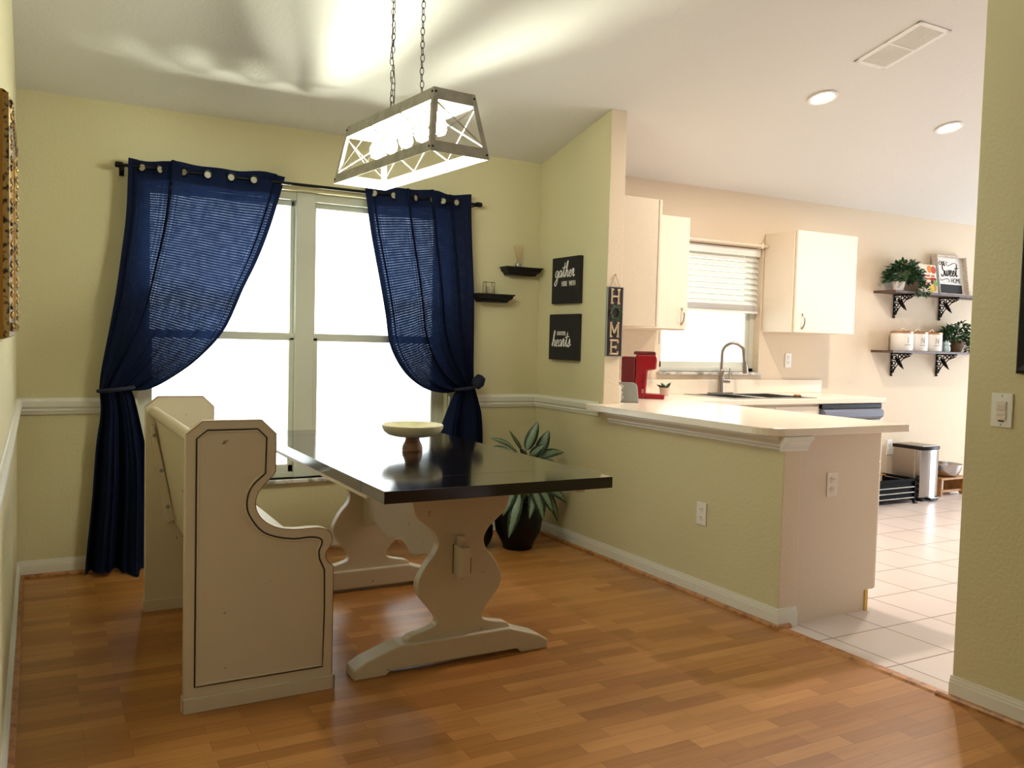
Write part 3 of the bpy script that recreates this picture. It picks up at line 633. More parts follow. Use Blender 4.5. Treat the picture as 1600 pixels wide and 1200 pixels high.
# wooden tray sign
ts = thing('tray_sign', 'white wooden tray with Home Sweet Home lettering leaning on the upper shelf', 'tray', (7.27, -.07, ZU))
lean2 = Matrix.Rotation(math.radians(-8), 4, 'X')
hw, hh = .20, .355
MB().box((-hw, -.006, 0), (hw, .006, hh), lean2).build('panel', M['white'], ts)
fm = MB()
for a, b in (((-hw-.012, -.05, 0), (-hw, .008, hh)), ((hw, -.05, 0), (hw+.012, .008, hh)), ((-hw, -.045, hh-.012), (hw, .008, hh)), ((-hw, -.045, 0), (hw, .008, .012))): fm.box(a, b, lean2)
fm.build('rim', mat('whitewashed_wood', 'DCCFBF', .6, noise=(20, 'C2B09C', .45, .6, (1, 1, 8))), ts, .002)
MB().box((-hw+.02, -.0075, .018), (hw-.03, -.006, .10), lean2).build('black_band', M['black'], ts)
fmx = lean2@frame_x((0, -.0068, 0), (1, 0, 0), (0, 0, 1))
text('lettering', 'HOME', .055, fmx@Matrix.Translation((-.105, .272, 0)), M['black'], ts, sx=.75)
text('lettering', 'HOME', .062, fmx@Matrix.Translation((.09, .118, 0)), M['black'], ts, sx=.8)

# stroke script letters: unit x-height = 1
GLY = {
 'g': ([[(.75, .85), (.45, 1), (.15, .75), (.12, .3), (.35, 0), (.65, .25), (.78, .9), (.78, .2), (.72, -.9), (.4, -1.25), (.12, -.95), (.4, -.45), (1, .1)]], 1.0),
 'a': ([[(.75, .85), (.45, 1), (.15, .75), (.12, .25), (.35, 0), (.62, .25), (.78, .9), (.74, .3), (.85, 0), (1.05, .2)]], 1.0),
 't': ([[(0, .2), (.35, 1.2), (.42, 2.1), (.36, 1.2), (.36, .3), (.5, 0), (.8, .25)], [(-.1, 1.35), (.9, 1.5)]], .75),
 'h': ([[(0, .2), (.35, 1.3), (.45, 2.3), (.25, 2.1), (.2, 1), (.15, 0), (.3, .7), (.6, 1), (.72, .7), (.68, .2), (.8, 0), (1.05, .25)]], 1.0),
 'e': ([[(0, .15), (.4, .5), (.62, .85), (.4, 1), (.15, .65), (.2, .15), (.5, 0), (.85, .25)]], .8),
 'r': ([[(0, .2), (.2, 1), (.2, 1.15), (.5, .95), (.45, .4), (.55, 0), (.85, .25)]], .8),
 's': ([[(0, .15), (.35, .8), (.4, 1.15), (.55, .7), (.6, .25), (.3, -.05), (.1, .15), (.4, .1), (.9, .3)]], .8),
 'w': ([[(0, .9), (.12, .2), (.35, 0), (.55, .4), (.6, .95), (.62, .3), (.85, 0), (1.1, .45), (1.1, 1), (1.35, .85)]], 1.3),
 'S': ([[(.9, 1.7), (.6, 2), (.2, 1.7), (.35, 1.1), (.8, .7), (.75, .1), (.3, -.1), (0, .2)]], 1.0),
}
def script(name, word, h, mt, m, parent, r, slant=.18, sx=.8):
    mb = MB(); x = 0
    for ch in word:
        st, adv = GLY[ch]
        for s in st:
            pts = cat_rom([((x+p[0]*sx+p[1]*slant)*h, p[1]*h, 0) for p in s], 4)
            mb.tube([mt@p for p in pts], r, 5)
        x += adv*sx
    return mb.build(name, M[m], parent)
script('lettering', 'Sweet', .052, fmx@Matrix.Translation((-.115, .178, 0)), 'black', ts, .005, sx=.95)
mb = MB()
mb.tube([fmx@p for p in cat_rom([(-.01, .305, 0), (-.03, .30, 0), (-.03, .28, 0), (.0, .272, 0), (.06, .295, 0), (.10, .30, 0), (.12, .28, 0)], 5)], .0028, 4)
mb.build('flourish', M['black'], ts); mb = MB()
mb.tube([fmx@p for p in cat_rom([(-.13, .145, 0), (-.11, .135, 0), (-.06, .148, 0), (-.02, .15, 0), (0, .13, 0), (-.02, .125, 0)], 5)], .0028, 4)
mb.build('flourish', M['black'], ts)
# canisters
def canister(x, letter, label, ring):
    t = thing('canister', label, 'canister', (x, -.12, ZL), 'white lidded canisters on the lower shelf')
    MB().lathe([(.001, 0), (.088, 0), (.091, .004), (.091, .145), (.088, .15), (.001, .15)], (0, 0, 0), 36).build('jar', M['ceramic'], t, smooth=True)
    MB().lathe([(.001, .150), (.093, .150), (.093, .163), (.086, .168), (.001, .168)], (0, 0, 0), 36).build('lid', M['copper'], t, smooth=True)
    MB().tube([(ring*math.cos(a)*.038, .0+(.0 if ring else 0), .166+.022*math.sin(a)) for a in [PI*i/10 for i in range(11)]], .005, 6).build('handle', M['copper'], t, smooth=True)
    MB().box((-.03, -.0935, .048), (.05, -.0915, .052), Matrix.Rotation(math.radians(-20), 4, 'Z')).build('label_line', M['grey'], t)
    text('lettering', letter, .075, Matrix.Rotation(math.radians(-20), 4, 'Z')@frame_x((0, -.0905, .065), (1, 0, 0), (0, 0, 1)), M['galv'], t, .003, sx=.7)
canister(6.57, 'I', 'white canister at the left end of the canister row', 1)
canister(6.765, 'N', 'white canister in the middle of the canister row', 1)
canister(6.96, 'N', 'white canister beside the small blue owl figurine', .6)
ow = thing('owl_figurine', 'small pale blue owl figurine on the lower shelf before the plant', 'figurine', (7.115, -.17, ZL))
MB().lathe([(.001, 0), (.026, 0), (.03, .02), (.027, .045), (.02, .055), (.026, .066), (.022, .085), (.001, .092)], (0, 0, 0), 20).build('body', M['blue_cer'], ow, smooth=True)
for s in (-1, 1):
    MB().tube([(s*.013, 0, .078), (s*.02, 0, .103)], .008, 6, taper=[1, .15]).build('ear', M['blue_cer'], ow)
    MB().lathe([(.001, 0), (.007, 0), (.005, .003), (.001, .003)], (0, 0, 0), 10, Matrix.Translation((s*.009, -.023, .07))@Matrix.Rotation(PI/2, 4, 'X')).build('eye', M['white'], ow)
p2 = thing('potted_plant', 'leafy green plant in a brown woven pot at the right of the lower shelf', 'plant', (7.30, -.115, ZL))
MB().lathe([(.055, 0), (.078, .05), (.08, .09), (.074, .105), (.066, .1), (.001, .095)], (0, 0, 0), 24).build('pot', M['brown_pot'], p2, smooth=True)
bushy(p2, (0, .01, .125), (.19, .10, .10), 330, .045, 9); bushy(p2, (.15, -.06, .03), (.06, .04, .08), 70, .04, 11, name='trailing_leaves')
bushy(p2, (.06, 0, .22), (.13, .07, .05), 60, .042, 13, name='upper_leaves')
bushy(p2, (-.09, .02, .13), (.09, .07, .06), 90, .042, 14, name='side_leaves')

# ------------------------------------------------------------------ kitchen floor things
bn = thing('trash_bin', 'rectangular stainless steel pedal bin with black lid against the kitchen wall', 'bin')
bx0, bx1, by0, by1 = 6.60, 6.84, -.36, -.06
def rrect(x0, y0, x1, y1, r, bulge=0):
    return arc(x1-r, y1-r, r, 0, 90, 4)+arc(x0+r, y1-r, r, 90, 180, 4)+arc(x0+r, y0+r, r, 180, 270, 4)+arc(x1-r, y0+r, r, 270, 360, 4)
MB().prism(rrect(bx0+.003, by0+.008, bx1-.003, by1-.003, .02), .0, .03, 'z').build('base', M['black_plastic'], bn)
MB().prism(rrect(bx0, by0+.07, bx1, by1, .02), .03, .435, 'z').build('body', M['steel_side'], bn)
fr_ = [(bx0, by0+.07)]+[(bx0+(bx1-bx0)*i/10, by0+.028-.028*math.sin(PI*i/10)) for i in range(11)]+[(bx1, by0+.07)]
MB().prism(fr_, .03, .435, 'z').build('front_panel', M['steel'], bn, .003)
fl = [(bx0-.003, by1+.002), (bx0-.003, by0+.02)]+[(bx0-.003+(bx1-bx0+.006)*i/10, by0+.022-.03*math.sin(PI*i/10)) for i in range(11)]+[(bx1+.003, by1+.002)]
MB().prism(fl, .435, .462, 'z').build('lid_rim', M['black_plastic'], bn, .004); MB().prism(rrect(bx0+.01, by0+.03, bx1-.01, by1-.01, .02), .462, .468, 'z').build('lid', M['steel_side'], bn)
MB().box((bx0+.07, by0-.035, .012), (bx1-.07, by0+.03, .028)).build('pedal', M['black_plastic'], bn, .004); MB().box((bx0+.075, by0-.03, .028), (bx1-.075, by0-.0, .034)).build('pedal_pad', M['steel'], bn, .002)
rebase(bn, (6.72, -.2, 0))
rk = thing('storage_rack', 'low black wire rack with slatted sides beside the pedal bin', 'rack')
rx0, rx1, ry0, ry1 = 6.02, 6.52, -.36, -.04
f = MB()
for x in (rx0, rx1-.015):
    for y in (ry0, ry1-.015): f.box((x, y, 0), (x+.015, y+.015, .20))
f.build('frame', M['rack_black'], rk)
tp = MB(); tp.box((rx0, ry0, .185), (rx1, ry0+.012, .205)).box((rx0, ry1-.012, .185), (rx1, ry1, .205)).box((rx0, ry0, .185), (rx0+.012, ry1, .205)).box((rx1-.012, ry0, .185), (rx1, ry1, .205)); tp.build('top_frame', M['rack_black'], rk)
box('mat', (rx0+.005, ry1-.1, .205), (rx1-.1, ry1-.005, .212), M['oak'], rk)
for i in range(3): MB().tube([(rx0, ry0+.006, .045+i*.045), (rx1, ry0+.006, .045+i*.045)], .005, 6).tube([(rx1-.006, ry0, .045+i*.045), (rx1-.006, ry1, .045+i*.045)], .005, 6).build('rail', M['galv'], rk)
box('tray', (rx0+.01, ry0+.01, .03), (rx1-.01, ry1-.01, .04), M['rack_black'], rk)
MB().box((rx0+.012, ry0+.014, .04), (rx1-.012, ry0+.02, .18)).box((rx1-.022, ry0+.014, .04), (rx1-.016, ry1-.01, .18)).build('side_panel', M['rack_black'], rk)
MB().tube([(rx1-.06, ry0-.01, .03), (rx1-.07, ry0-.03, .006), (rx1-.02, ry0-.03, .006), (rx1-.01, ry0-.01, .03)], .004, 6).build('foot_wire', M['rack_black'], rk)
rebase(rk, (6.27, -.2, 0))
so = thing('feeding_stand', 'honey oak low stand beside the pedal bin, holding a steel bowl', 'stand')
MB().prism([(-.26, 0), (-.215, 0), (-.2, .02), (-.12, .02), (-.1, 0), (-.055, 0), (-.055, .145), (-.26, .145)], 7.33, 7.35, 'x').build('leg_panel', M['oak'], so, .002)
MB().prism([(-.26, 0), (-.215, 0), (-.2, .02), (-.12, .02), (-.1, 0), (-.055, 0), (-.055, .145), (-.26, .145)], 7.0, 7.02, 'x').build('leg_panel', M['oak'], so, .002)
box('top', (6.98, -.275, .145), (7.37, -.045, .163), M['oak'], so, .003); box('stretcher', (7.02, -.24, .03), (7.33, -.21, .05), M['oak'], so, .002)
rebase(so, (7.17, -.16, 0))
tag(MB().lathe([(.001, 0), (.085, 0), (.115, .02), (.138, .06), (.146, .105), (.155, .108), (.155, .112), (.142, .112), (.132, .06), (.108, .024), (.001, .006)], (0, 0, 0), 40).build('mixing_bowl', M['steel'], smooth=True), 'stainless steel bowl standing on the oak stand', 'bowl').location = (7.17, -.165, .163)

# ------------------------------------------------------------------ dining: window dressing
rod = thing('curtain_rod', 'thin black curtain rod across the dining window', 'rod')
RZ = 2.108; RY = -.10
MB().tube([(.46, RY, RZ), (2.50, RY, RZ)], .0085, 12).build('rod', M['rod'], rod, smooth=True)
for x in (.455, 2.505): MB().lathe([(.001, -.02), (.014, -.018), (.016, 0), (.014, .018), (.001, .02)], (0, 0, 0), 14, Matrix.Translation((x, RY, RZ))@Matrix.Rotation(PI/2, 4, 'Y')).build('finial', M['rod'], rod, smooth=True)
for x in (.475, 2.478):
    MB().tube([(x, 0, RZ-.01), (x, RY, RZ-.01)], .006, 8).box((x-.012, -.004, RZ-.04), (x+.012, 0, RZ+.02)).build('bracket', M['rod'], rod)
rebase(rod, (1.46, RY, RZ))
def resample(pts, n):
    P = [Vector((p[0], p[1])) for p in cat_rom([(a, b, 0) for a, b in pts], 8)]; P = [Vector((p.x, p.y)) for p in P]
    d = [0]
    for a, b in zip(P, P[1:]): d.append(d[-1]+(b-a).length)
    out = []; j = 0
    for i in range(n):
        t = d[-1]*i/(n-1)
        while j < len(d)-2 and d[j+1] < t: j += 1
        k = (t-d[j])/max(1e-9, d[j+1]-d[j]); out.append(P[j].lerp(P[j+1], min(1, max(0, k))))
    return out
def curtain(name, label, L1, R1, L2, R2, nf, ph, grom, skew, tie_wave):
    t = thing(name, label, 'curtain', group=None)
    NU = 200; NV1 = 70; NV2 = 50
    A = resample(L1, NV1); B = resample(R1, NV1); A2 = resample(L2, NV2); B2 = resample(R2, NV2)
    m = MB(); uvl = m.bm.loops.layers.uv.new('UVMap'); rows = []; uvs = {}
    rnd = random.Random(len(label)); phs = [rnd.uniform(0, 6.28) for _ in range(6)]
    def fold(u, s):
        y = .012*math.sin(2*PI*1.3*u+ph)+.007*math.sin(2*PI*3.1*u+phs[0]+1.5*s)
        for (c0, w0, a0) in skew: y -= a0*math.exp(-((u-c0)/w0)**2)
        return y
    for sec, (P, Q, NV) in enumerate(((A, B, NV1), (A2, B2, NV2))):
        for i in range(NV):
            if sec == 1 and i == 0: continue
            s = i/(NV-1); row = []
            for k in range(NU+1):
                u = k/NU; uu = u
                if sec == 0:
                    for (c0, w0, a0) in skew: uu -= 1.25*w0*math.sin(max(-PI, min(PI, (u-c0)/w0*1.6)))*(1-.4*s)
                uu = min(1, max(0, uu)); p = P[i].lerp(Q[i], uu)
                if sec == 0:
                    wr = .010*math.sin(2*PI*5.3*u+phs[1]+2*s)+.006*math.sin(2*PI*9.1*u+phs[2])
                    y = RY+fold(u, s)*(1-.35*s)+wr*min(1, max(0, s*1.8-.5))
                    z = p.y+(.006*math.cos(2*PI*2.0*u+phs[3])*(1-s)**8)
                    hw = max(0, 1-s*2.2)**2
                    y = y*(1-.6*hw)+RY*.6*hw+.021*math.cos(2*PI*(p.x-tie_wave[0])/tie_wave[1])*hw
                    y -= .030*math.sin(PI*s)**2
                else:
                    amp = .014+.055*min(1, s*2.2)*(.75 if s < .9 else .95)
                    y = RY+amp*(.9*math.sin(2*PI*nf*u+ph)+.35*math.sin(2*PI*nf*2.3*u+phs[4]+1.3*s)+.15*math.sin(2*PI*nf*4.1*u+phs[5])); z = p.y
                    if s > .93: y -= (s-.93)*.8*(.5+.5*math.sin(9*u+1)); z = max(z, .004+.012*(1+math.sin(7*u)))
                v = m.bm.verts.new((p.x, y, z)); row.append(v)
                uvs[v] = (u, (s if sec == 0 else 1.0+s))
            rows.append(row)
    for R0, R1_ in zip(rows, rows[1:]):
        for k in range(NU):
            f = m.bm.faces.new((R0[k], R0[k+1], R1_[k+1], R1_[k]))
            for l in f.loops: l[uvl].uv = uvs[l.vert]
    o = m.build('panel', M['curtain'], t)
    for p in o.data.polygons: p.use_smooth = True
    for gx in grom:
        g = MB().torus((gx[0], RY+gx[1], RZ-.004), .021, .0042, (gx[2], -1, 0), 20, 6).build('grommet', M['rod'], t, smooth=True)
        q = Vector((gx[2], -1, 0)).to_track_quat('Z', 'Y').to_matrix().to_4x4(); q = Matrix.Translation((gx[0], RY+gx[1]+.002, RZ-.004))@q
        MB().lathe([(.001, 0), (.019, 0), (.019, .001), (.001, .001)], (0, 0, 0), 20, q).build('eyelet_hole_disc', M['eyelet_fill'], g)  # pale disc added where bright wall shows through the open eyelet
    # tie band
    c = A2[0].lerp(B2[0], .5); w = (B2[0]-A2[0]).length/2+.004
    MB().tube([(c.x+w*math.cos(a), RY-.005+.058*math.sin(a), c.y+.010*math.cos(a)) for a in [2*PI*i/24 for i in range(24)]], .010, 8, True).build('tie', M['curtain_solid'], t, smooth=True)
    return rebase(t, (c.x, RY, 0))
M['curtain_solid'] = mat('navy_cloth', '181E33', .9, bump=(200, .3), dist=.001)
LL = [(0.491, 2.15), (0.484, 1.876), (0.460, 1.646), (0.436, 1.449), (0.405, 1.251), (0.375, 1.07), (0.366, .975)]
LR = [(1.305, 2.15), (1.269, 2.021), (1.206, 1.822), (1.144, 1.659), (1.077, 1.515), (0.978, 1.284), (0.847, 1.126), (0.718, 1.023), (0.608, 0.962), (0.522, 0.952)]
curtain('curtain', 'navy curtain at the left of the dining window, tied back above the bench', LL, LR,
        [(.366, .975), (.372, .90), (.372, .825), (.352, .661), (.335, .398), (.314, .168), (.30, .008)], [(.522, .952), (.547, .855), (.588, .652), (.603, .5), (.607, .25), (.612, .006)],
        2.3, 0.6, [(.562, -.014, -.7), (.648, -.014, .7), (.765, -.014, -.9), (.885, -.016, .1), (1.005, -.016, .1), (1.125, -.016, .1)], [(.27, .032, .060), (.055, .03, .02), (.93, .02, .015)], (.832, .235))
RL = [(1.752, 2.155), (1.797, 1.889), (1.849, 1.631), (1.893, 1.406), (1.929, 1.217), (2.022, 1.064), (2.149, 0.967), (2.279, 0.931), (2.376, 0.938)]
RR = [(2.440, 2.16), (2.455, 1.786), (2.472, 1.468), (2.49, 1.148), (2.50, .99)]
rc = curtain('curtain', 'navy curtain at the right of the dining window, knotted beside the chair rail', RL, RR,
        [(2.376, .938), (2.325, .807), (2.289, .668), (2.27, .4), (2.25, .02)], [(2.50, .99), (2.545, .86), (2.565, .78), (2.578, .618), (2.57, .35), (2.55, .02)],
        2.0, 2.2, [(1.815, -.014, -.9), (1.935, -.016, .1), (2.075, -.016, .6), (2.18, -.014, .6), (2.255, -.014, -.9), (2.345, -.016, .1)], [(.39, .025, .045), (.62, .028, .045), (.82, .02, .035), (.08, .03, .015)], (1.875, .225))
# knot of the right tie
MB().lathe([(.001, -.045), (.03, -.035), (.042, 0), (.03, .04), (.001, .05)], (0, 0, 0), 32, Matrix.Translation((2.515-rc.location.x, -.13-RY, 1.0))@Matrix.Rotation(.6, 4, 'Y')).build('tie_knot', M['curtain_solid'], rc, smooth=True)

# ------------------------------------------------------------------ dining: bench
bh = thing('bench', 'cream distressed pew bench with tall scrolled end panels', 'bench')
def bench_outline():
    curve = cat_rom([(x, z, 0) for x, z in ((1.014, .445), (.990, .468), (.985, .494), (1.0, .516), (1.009, .542), (.998, .570), (.969, .585), (.93, .589), (.871, .589), (.814, .600), (.772, .624), (.747, .655), (.739, .689), (.747, .722), (.770, .753), (.800, .784), (.806, .800))], 4)
    return [(.512, 0), (1.014, 0)]+[(p.x, p.y) for p in curve]+[(.806, .925), (.758, .973), (.565, .973), (.512, .93)]
OUT = bench_outline()
def inset(pts, d):
    n = len(pts); out = []
    for i in range(n):
        p0 = Vector(pts[i-1]); p1 = Vector(pts[i]); p2 = Vector(pts[(i+1) % n])
        a = (p1-p0).normalized(); b = (p2-p1).normalized(); na = Vector((-a.y, a.x)); nb = Vector((-b.y, b.x)); k = (na+nb)
        k = k/max(.35, (1+na.dot(nb))); out.append((p1.x+k.x*d, p1.y+k.y*d))
    return out
INN = [(.545, .085), (.978, .085), (.982, .30), (.980, .435)]+[(p.x, p.y) for p in cat_rom([(a, b, 0) for a, b in ((.962, .475), (.960, .505), (.970, .529), (.964, .547), (.93, .556), (.872, .555), (.814, .566), (.767, .586), (.734, .622), (.712, .665), (.711, .709), (.728, .75), (.770, .789))], 4)]+[(.773, .912), (.743, .942), (.580, .942), (.546, .915)]
for y in (-2.0, -.82):
    p = MB().prism(OUT, y, y+.038, 'y').build('end_panel', M['cream'], bh, .003)
    yo = y-.0006 if y < -1.5 else y+.0386
    MB().tube([(a, yo, b) for a, b in INN], .0026, 6, True).build('groove', M['glaze'], p)
    MB().tube([(a, yo, b) for a, b in inset(INN, .006)], .0036, 6, True).build('bead', M['cream'], p, smooth=True)
    MB().tube([(a, y-.0003, b) for a, b in inset(OUT, .0012)[1:]], .0012, 4).build('worn_edge', M['rub'], p)
    q = MB(); q.box((.507, y-.009, 0), (1.022, y, .052)).box((1.014, y-.009, 0), (1.022, y+.038, .052)).box((.507, y-.009, 0), (.512, y+.038, .052)); q.build('plinth', M['cream'], p, .003)
MB().prism([(.548, .90), (.562, .903), (.652, .40), (.638, .397)], -1.965, -.82, 'y').build('backrest', M['cream'], bh)
MB().tube([(.548, -1.963, .905), (.548, -.82, .905)], .023, 14).build('top_rail', M['cream'], bh, smooth=True)
MB().box((.642, -1.965, .385), (.66, -.82, .43)).build('lower_rail', M['cream'], bh, .003)
box('seat', (.645, -1.965, .432), (1.0, -.82, .455), M['cream'], bh, .004); box('apron', (.965, -1.965, .36), (.985, -.82, .432), M['cream'], bh, .003)
cl = MB().prism([(.528, .845), (.546, .845), (.635, .415), (.60, .40), (.59, .43)], -.84, -.82, 'y').build('cleat', M['cream'], bh, .002)
for k, (a, b) in enumerate(((.548, .80), (.578, .64), (.605, .475))): MB().lathe([(.001, 0), (.009, 0), (.007, .004), (.001, .004)], (0, 0, 0), 12, Matrix.Translation((a, -.84, b))@Matrix.Rotation(PI/2, 4, 'X')).build('bolt', M['grey'], cl)
rebase(bh, (.76, -1.4, 0))

# ------------------------------------------------------------------ dining: table
tb = thing('dining_table', 'trestle dining table with glossy black top on distressed cream pedestals', 'table')
TX0, TX1, TY0, TY1 = 1.078, 1.988, -2.322, -.42
m = MB()
m.box((TX0, TY0, .718), (TX1, TY0+.236, .76)).box((TX0, TY1-.236, .718), (TX1, TY1, .76))
m.box((TX0, TY0+.2365, .718), (TX1, TY1-.2365, .7599))
m.build('tabletop', M['black_wood'], tb, .0015, seg=2)
PC = 1.540
HALF = [(.235, .70), (.215, .66), (.205, .62), (.192, .585), (.153, .551), (.118, .52), (.098, .48), (.108, .44), (.140, .402), (.165, .362), (.182, .318), (.168, .272), (.125, .218), (.098, .182), (.103, .155), (.140, .141), (.188, .131), (.214, .122), (.226, .105)]
hp = [(p.x, p.y) for p in cat_rom([(a, b, 0) for a, b in HALF], 4)]
PED = [(PC+a, b) for a, b in hp]+[(PC+.226, .09), (PC-.226, .09)]+[(PC-a, b) for a, b in hp[::-1]]
FOOT = [(-.415, 0), (-.29, 0), (-.272, .018), (.272, .018), (.29, 0), (.415, 0), (.415, .036), (.37, .062), (.235, .107), (-.235, .107), (-.37, .062), (-.415, .036)]
for y, nm in ((-1.975, 0), (-.905, 1)):
    y0, y1 = (y+.02, y+.068)
    p = MB().prism(PED, y0, y1, 'y').build('pedestal', M['cream'], tb, .004)
    MB().prism([(PC-.022+a, b) for a, b in FOOT], y-.005, y+.093, 'y').build('foot', M['cream'], p, .006)
    MB().prism([(PC-.34, .70), (PC-.32, .685), (PC+.32, .685), (PC+.34, .70), (PC+.34, .718), (PC-.34, .718)], y+.0, y+.088, 'y').build('cap', M['cream'], p, .003)
# long stretcher with scrolled lower edge, tenon and wedge
bot = cat_rom([(-1.93, .37, 0), (-1.80, .36, 0), (-1.68, .362, 0), (-1.58, .335, 0), (-1.50, .325, 0), (-1.44, .352, 0), (-1.36, .362, 0), (-1.25, .338, 0), (-1.16, .348, 0), (-1.05, .372, 0), (-.98, .352, 0), (-.9, .335, 0), (-.82, .33, 0)], 4)
MB().prism([(p.x, p.y) for p in bot]+[(-.82, .62), (-1.93, .62)], PC-.028, PC+.002, 'x').build('stretcher', M['cream'], tb, .003)
MB().box((1.506, -2.035, .352), (1.541, -1.95, .468)).build('tenon', M['cream'], tb, .003)
MB().tube([(1.5045, -1.956, .352), (1.5045, -1.956, .468)], .0018, 5).tube([(1.5425, -2.035, .37), (1.5425, -2.035, .43)], .0014, 5).build('glaze_line', M['glaze'], tb)
MB().prism([(-2.0, .335), (-1.975, .335), (-1.965, .505), (-2.0, .505)], 1.512, 1.536, 'x').build('wedge', M['cream'], tb, .002)
for x0, x1, y0, y1 in ((1.115, 1.155, -2.05, -.6), (1.30, 1.33, -2.17, -.6), (1.905, 1.945, -2.20, -.6)): MB().box((x0, y0, .684), (x1, y1, .718)).build('runner', M['cream'], tb, .003)
rebase(tb, (1.533, -1.4, 0))
fb = thing('pedestal_bowl', 'wide pale wooden bowl on a brown foot standing on the table', 'bowl', (1.56, -1.385, .7602))
MB().lathe([(.001, 0), (.045, 0), (.046, .01), (.043, .024), (.033, .045), (.031, .056), (.036, .065), (.001, .066)], (0, 0, 0), 40).build('foot', M['bowls'], fb, smooth=True)
MB().lathe([(.001, .064), (.04, .064), (.08, .066), (.108, .073), (.127, .087), (.136, .104), (.137, .116), (.131, .12), (.12, .110), (.08, .092), (.001, .086)], (0, 0, 0), 48).build('bowl', M['bowlw'], fb, smooth=True)

# ------------------------------------------------------------------ chandelier
ch = thing('chandelier', 'trapezoid galvanised cage chandelier hung on two chains over the table', 'chandelier', (1.4325, -1.557, 1.95), rz=math.radians(5.6))
bw_, bl_, tw_, tl_, hz = .128, .445, .088, .392, .25
def P(sx, sy, t): return Vector((sx*(bw_+(tw_-bw_)*t), sy*(bl_+(tl_-bl_)*t), hz*t))
def strip(m, a, b, da, db, th, inn):
    """flat bar from a to b; da,db: offsets giving its width; inn: inward thickness"""
    v = [m.bm.verts.new(p) for p in (a, b, b+db, a+da, a+inn, b+inn, b+db+inn, a+da+inn)]
    for f in ((0, 1, 2, 3), (7, 6, 5, 4), (0, 4, 5, 1), (2, 6, 7, 3), (1, 5, 6, 2), (0, 3, 7, 4)): m.bm.faces.new([v[i] for i in f])
tb_ = .17; tt = .19
def frame_mb(thick0, thick1):
    m = MB()
    for t0, t1 in ((0, tb_), (1-tt, 1)):
        for (ax, ay), (bx, by) in (((-1, -1), (1, -1)), ((1, -1), (1, 1)), ((1, 1), (-1, 1)), ((-1, 1), (-1, -1))):
            n = Vector((-(ax+bx)/2, -(ay+by)/2, 0)); o = n*thick0
            strip(m, P(ax, ay, t0)+o, P(bx, by, t0)+o, P(ax, ay, t1)-P(ax, ay, t0), P(bx, by, t1)-P(bx, by, t0), 0, n*(thick1-thick0))
    return m
frame_mb(0, .002).build('outer_band', M['galv'], ch); frame_mb(.0022, .0032).build('inner_band', M['white_in'], ch)
for sx in (-1, 1):
    for sy in (-1, 1):
        m = MB()
        for w in (Vector((-sx*.02, 0, 0)), Vector((0, -sy*.02, 0))):
            o = Vector((sx*.002, sy*.002, 0)); strip(m, P(sx, sy, 0)+o, P(sx, sy, 1)+o, w, w, 0, Vector((-sx*.0015, -sy*.0015, 0)))
        p = m.build('post', M['galv'], ch)
        for t in (.07, .93):
            for w in (Vector((-sx*.010, 0, 0)), Vector((0, -sy*.010, 0))):
                c = P(sx, sy, t)+w+Vector((sx*.003, sy*.003, 0)); MB().lathe([(.001, -.004), (.004, -.003), (.004, .003), (.001, .004)], tuple(c), 8).build('bolt', M['black'], p)
def xbrace(a0, a1, b0, b1):
    """X between bottom edge a0-a1 and top edge b0-b1"""
    m = MB(); m.tube([a0, b1], .0028, 6).tube([a1, b0], .0028, 6); m.build('cross_brace', M['galv'], ch)
for sx in (-1, 1):
    for k in range(3):
        f0 = -1+2*k/3; f1 = -1+2*(k+1)/3
        xbrace(P(sx, f0, tb_)+Vector((-sx*.003, 0, 0)), P(sx, f1, tb_)+Vector((-sx*.003, 0, 0)), P(sx, f0, 1-tt)+Vector((-sx*.003, 0, 0)), P(sx, f1, 1-tt)+Vector((-sx*.003, 0, 0)))
for sy in (-1, 1): xbrace(P(-1, sy, tb_), P(1, sy, tb_), P(-1, sy, 1-tt), P(1, sy, 1-tt))
MB().box((-.085, -.385, hz-.022), (.085, .385, hz-.018)).build('top_plate', M['white_in'], ch)
for i in range(5):
    yy = -.28+i*.14
    s = MB().lathe([(.001, hz-.022), (.02, hz-.022), (.02, hz-.06), (.001, hz-.06)], (0, yy, 0), 16).build('socket', M['white_in'], ch)
    MB().lathe([(.012, hz-.06), (.014, hz-.075), (.027, hz-.10), (.03, hz-.122), (.022, hz-.142), (.001, hz-.15)], (0, yy, 0), 18).build('bulb', M['bulb'], s, smooth=True)
def chain(yl, wob, seed):
    rnd = random.Random(seed); m = MB(); z = hz-.01; top = 2.44-SL*(-1.557+yl)-1.95-.03; i = 0; L_ = .028
    x = 0; y = yl
    while z < top:
        ang = (PI/2 if i % 2 else 0)+rnd.uniform(-.25, .25)*wob+.7
        tx = rnd.uniform(-1, 1)*.005*wob
        q = Matrix.Translation((x+tx, y, z+L_*.5))@Matrix.Rotation(ang, 4, 'Z')@Matrix.Rotation(rnd.uniform(-.15, .15)*wob, 4, 'X')
        pts = []
        for k in range(14):
            a = 2*PI*k/14; pts.append(q@Vector((.0078*math.cos(a), 0, .0165*math.sin(a))))
        m.tube(pts, .0018, 5, True); z += .0262; i += 1
    return m.build('chain', M['bronze'], ch)
chain(-.13, .3, 1); chain(.138, 1.2, 2)
cy = MB(); cy.box((-.06, -.19, 0), (.06, .19, .028), Matrix.Translation((0, 0, 2.44+SL*1.557-1.95-.034))@Matrix.Rotation(math.atan(-SL), 4, 'X')); cy.build('canopy', M['galv'], ch, .006)
MB().tube([(.004, .13, hz), (.009, .128, .4), (-.004, .136, .55), (.0, .135, .80)], .002, 6).build('cord', M['bronze'], ch)

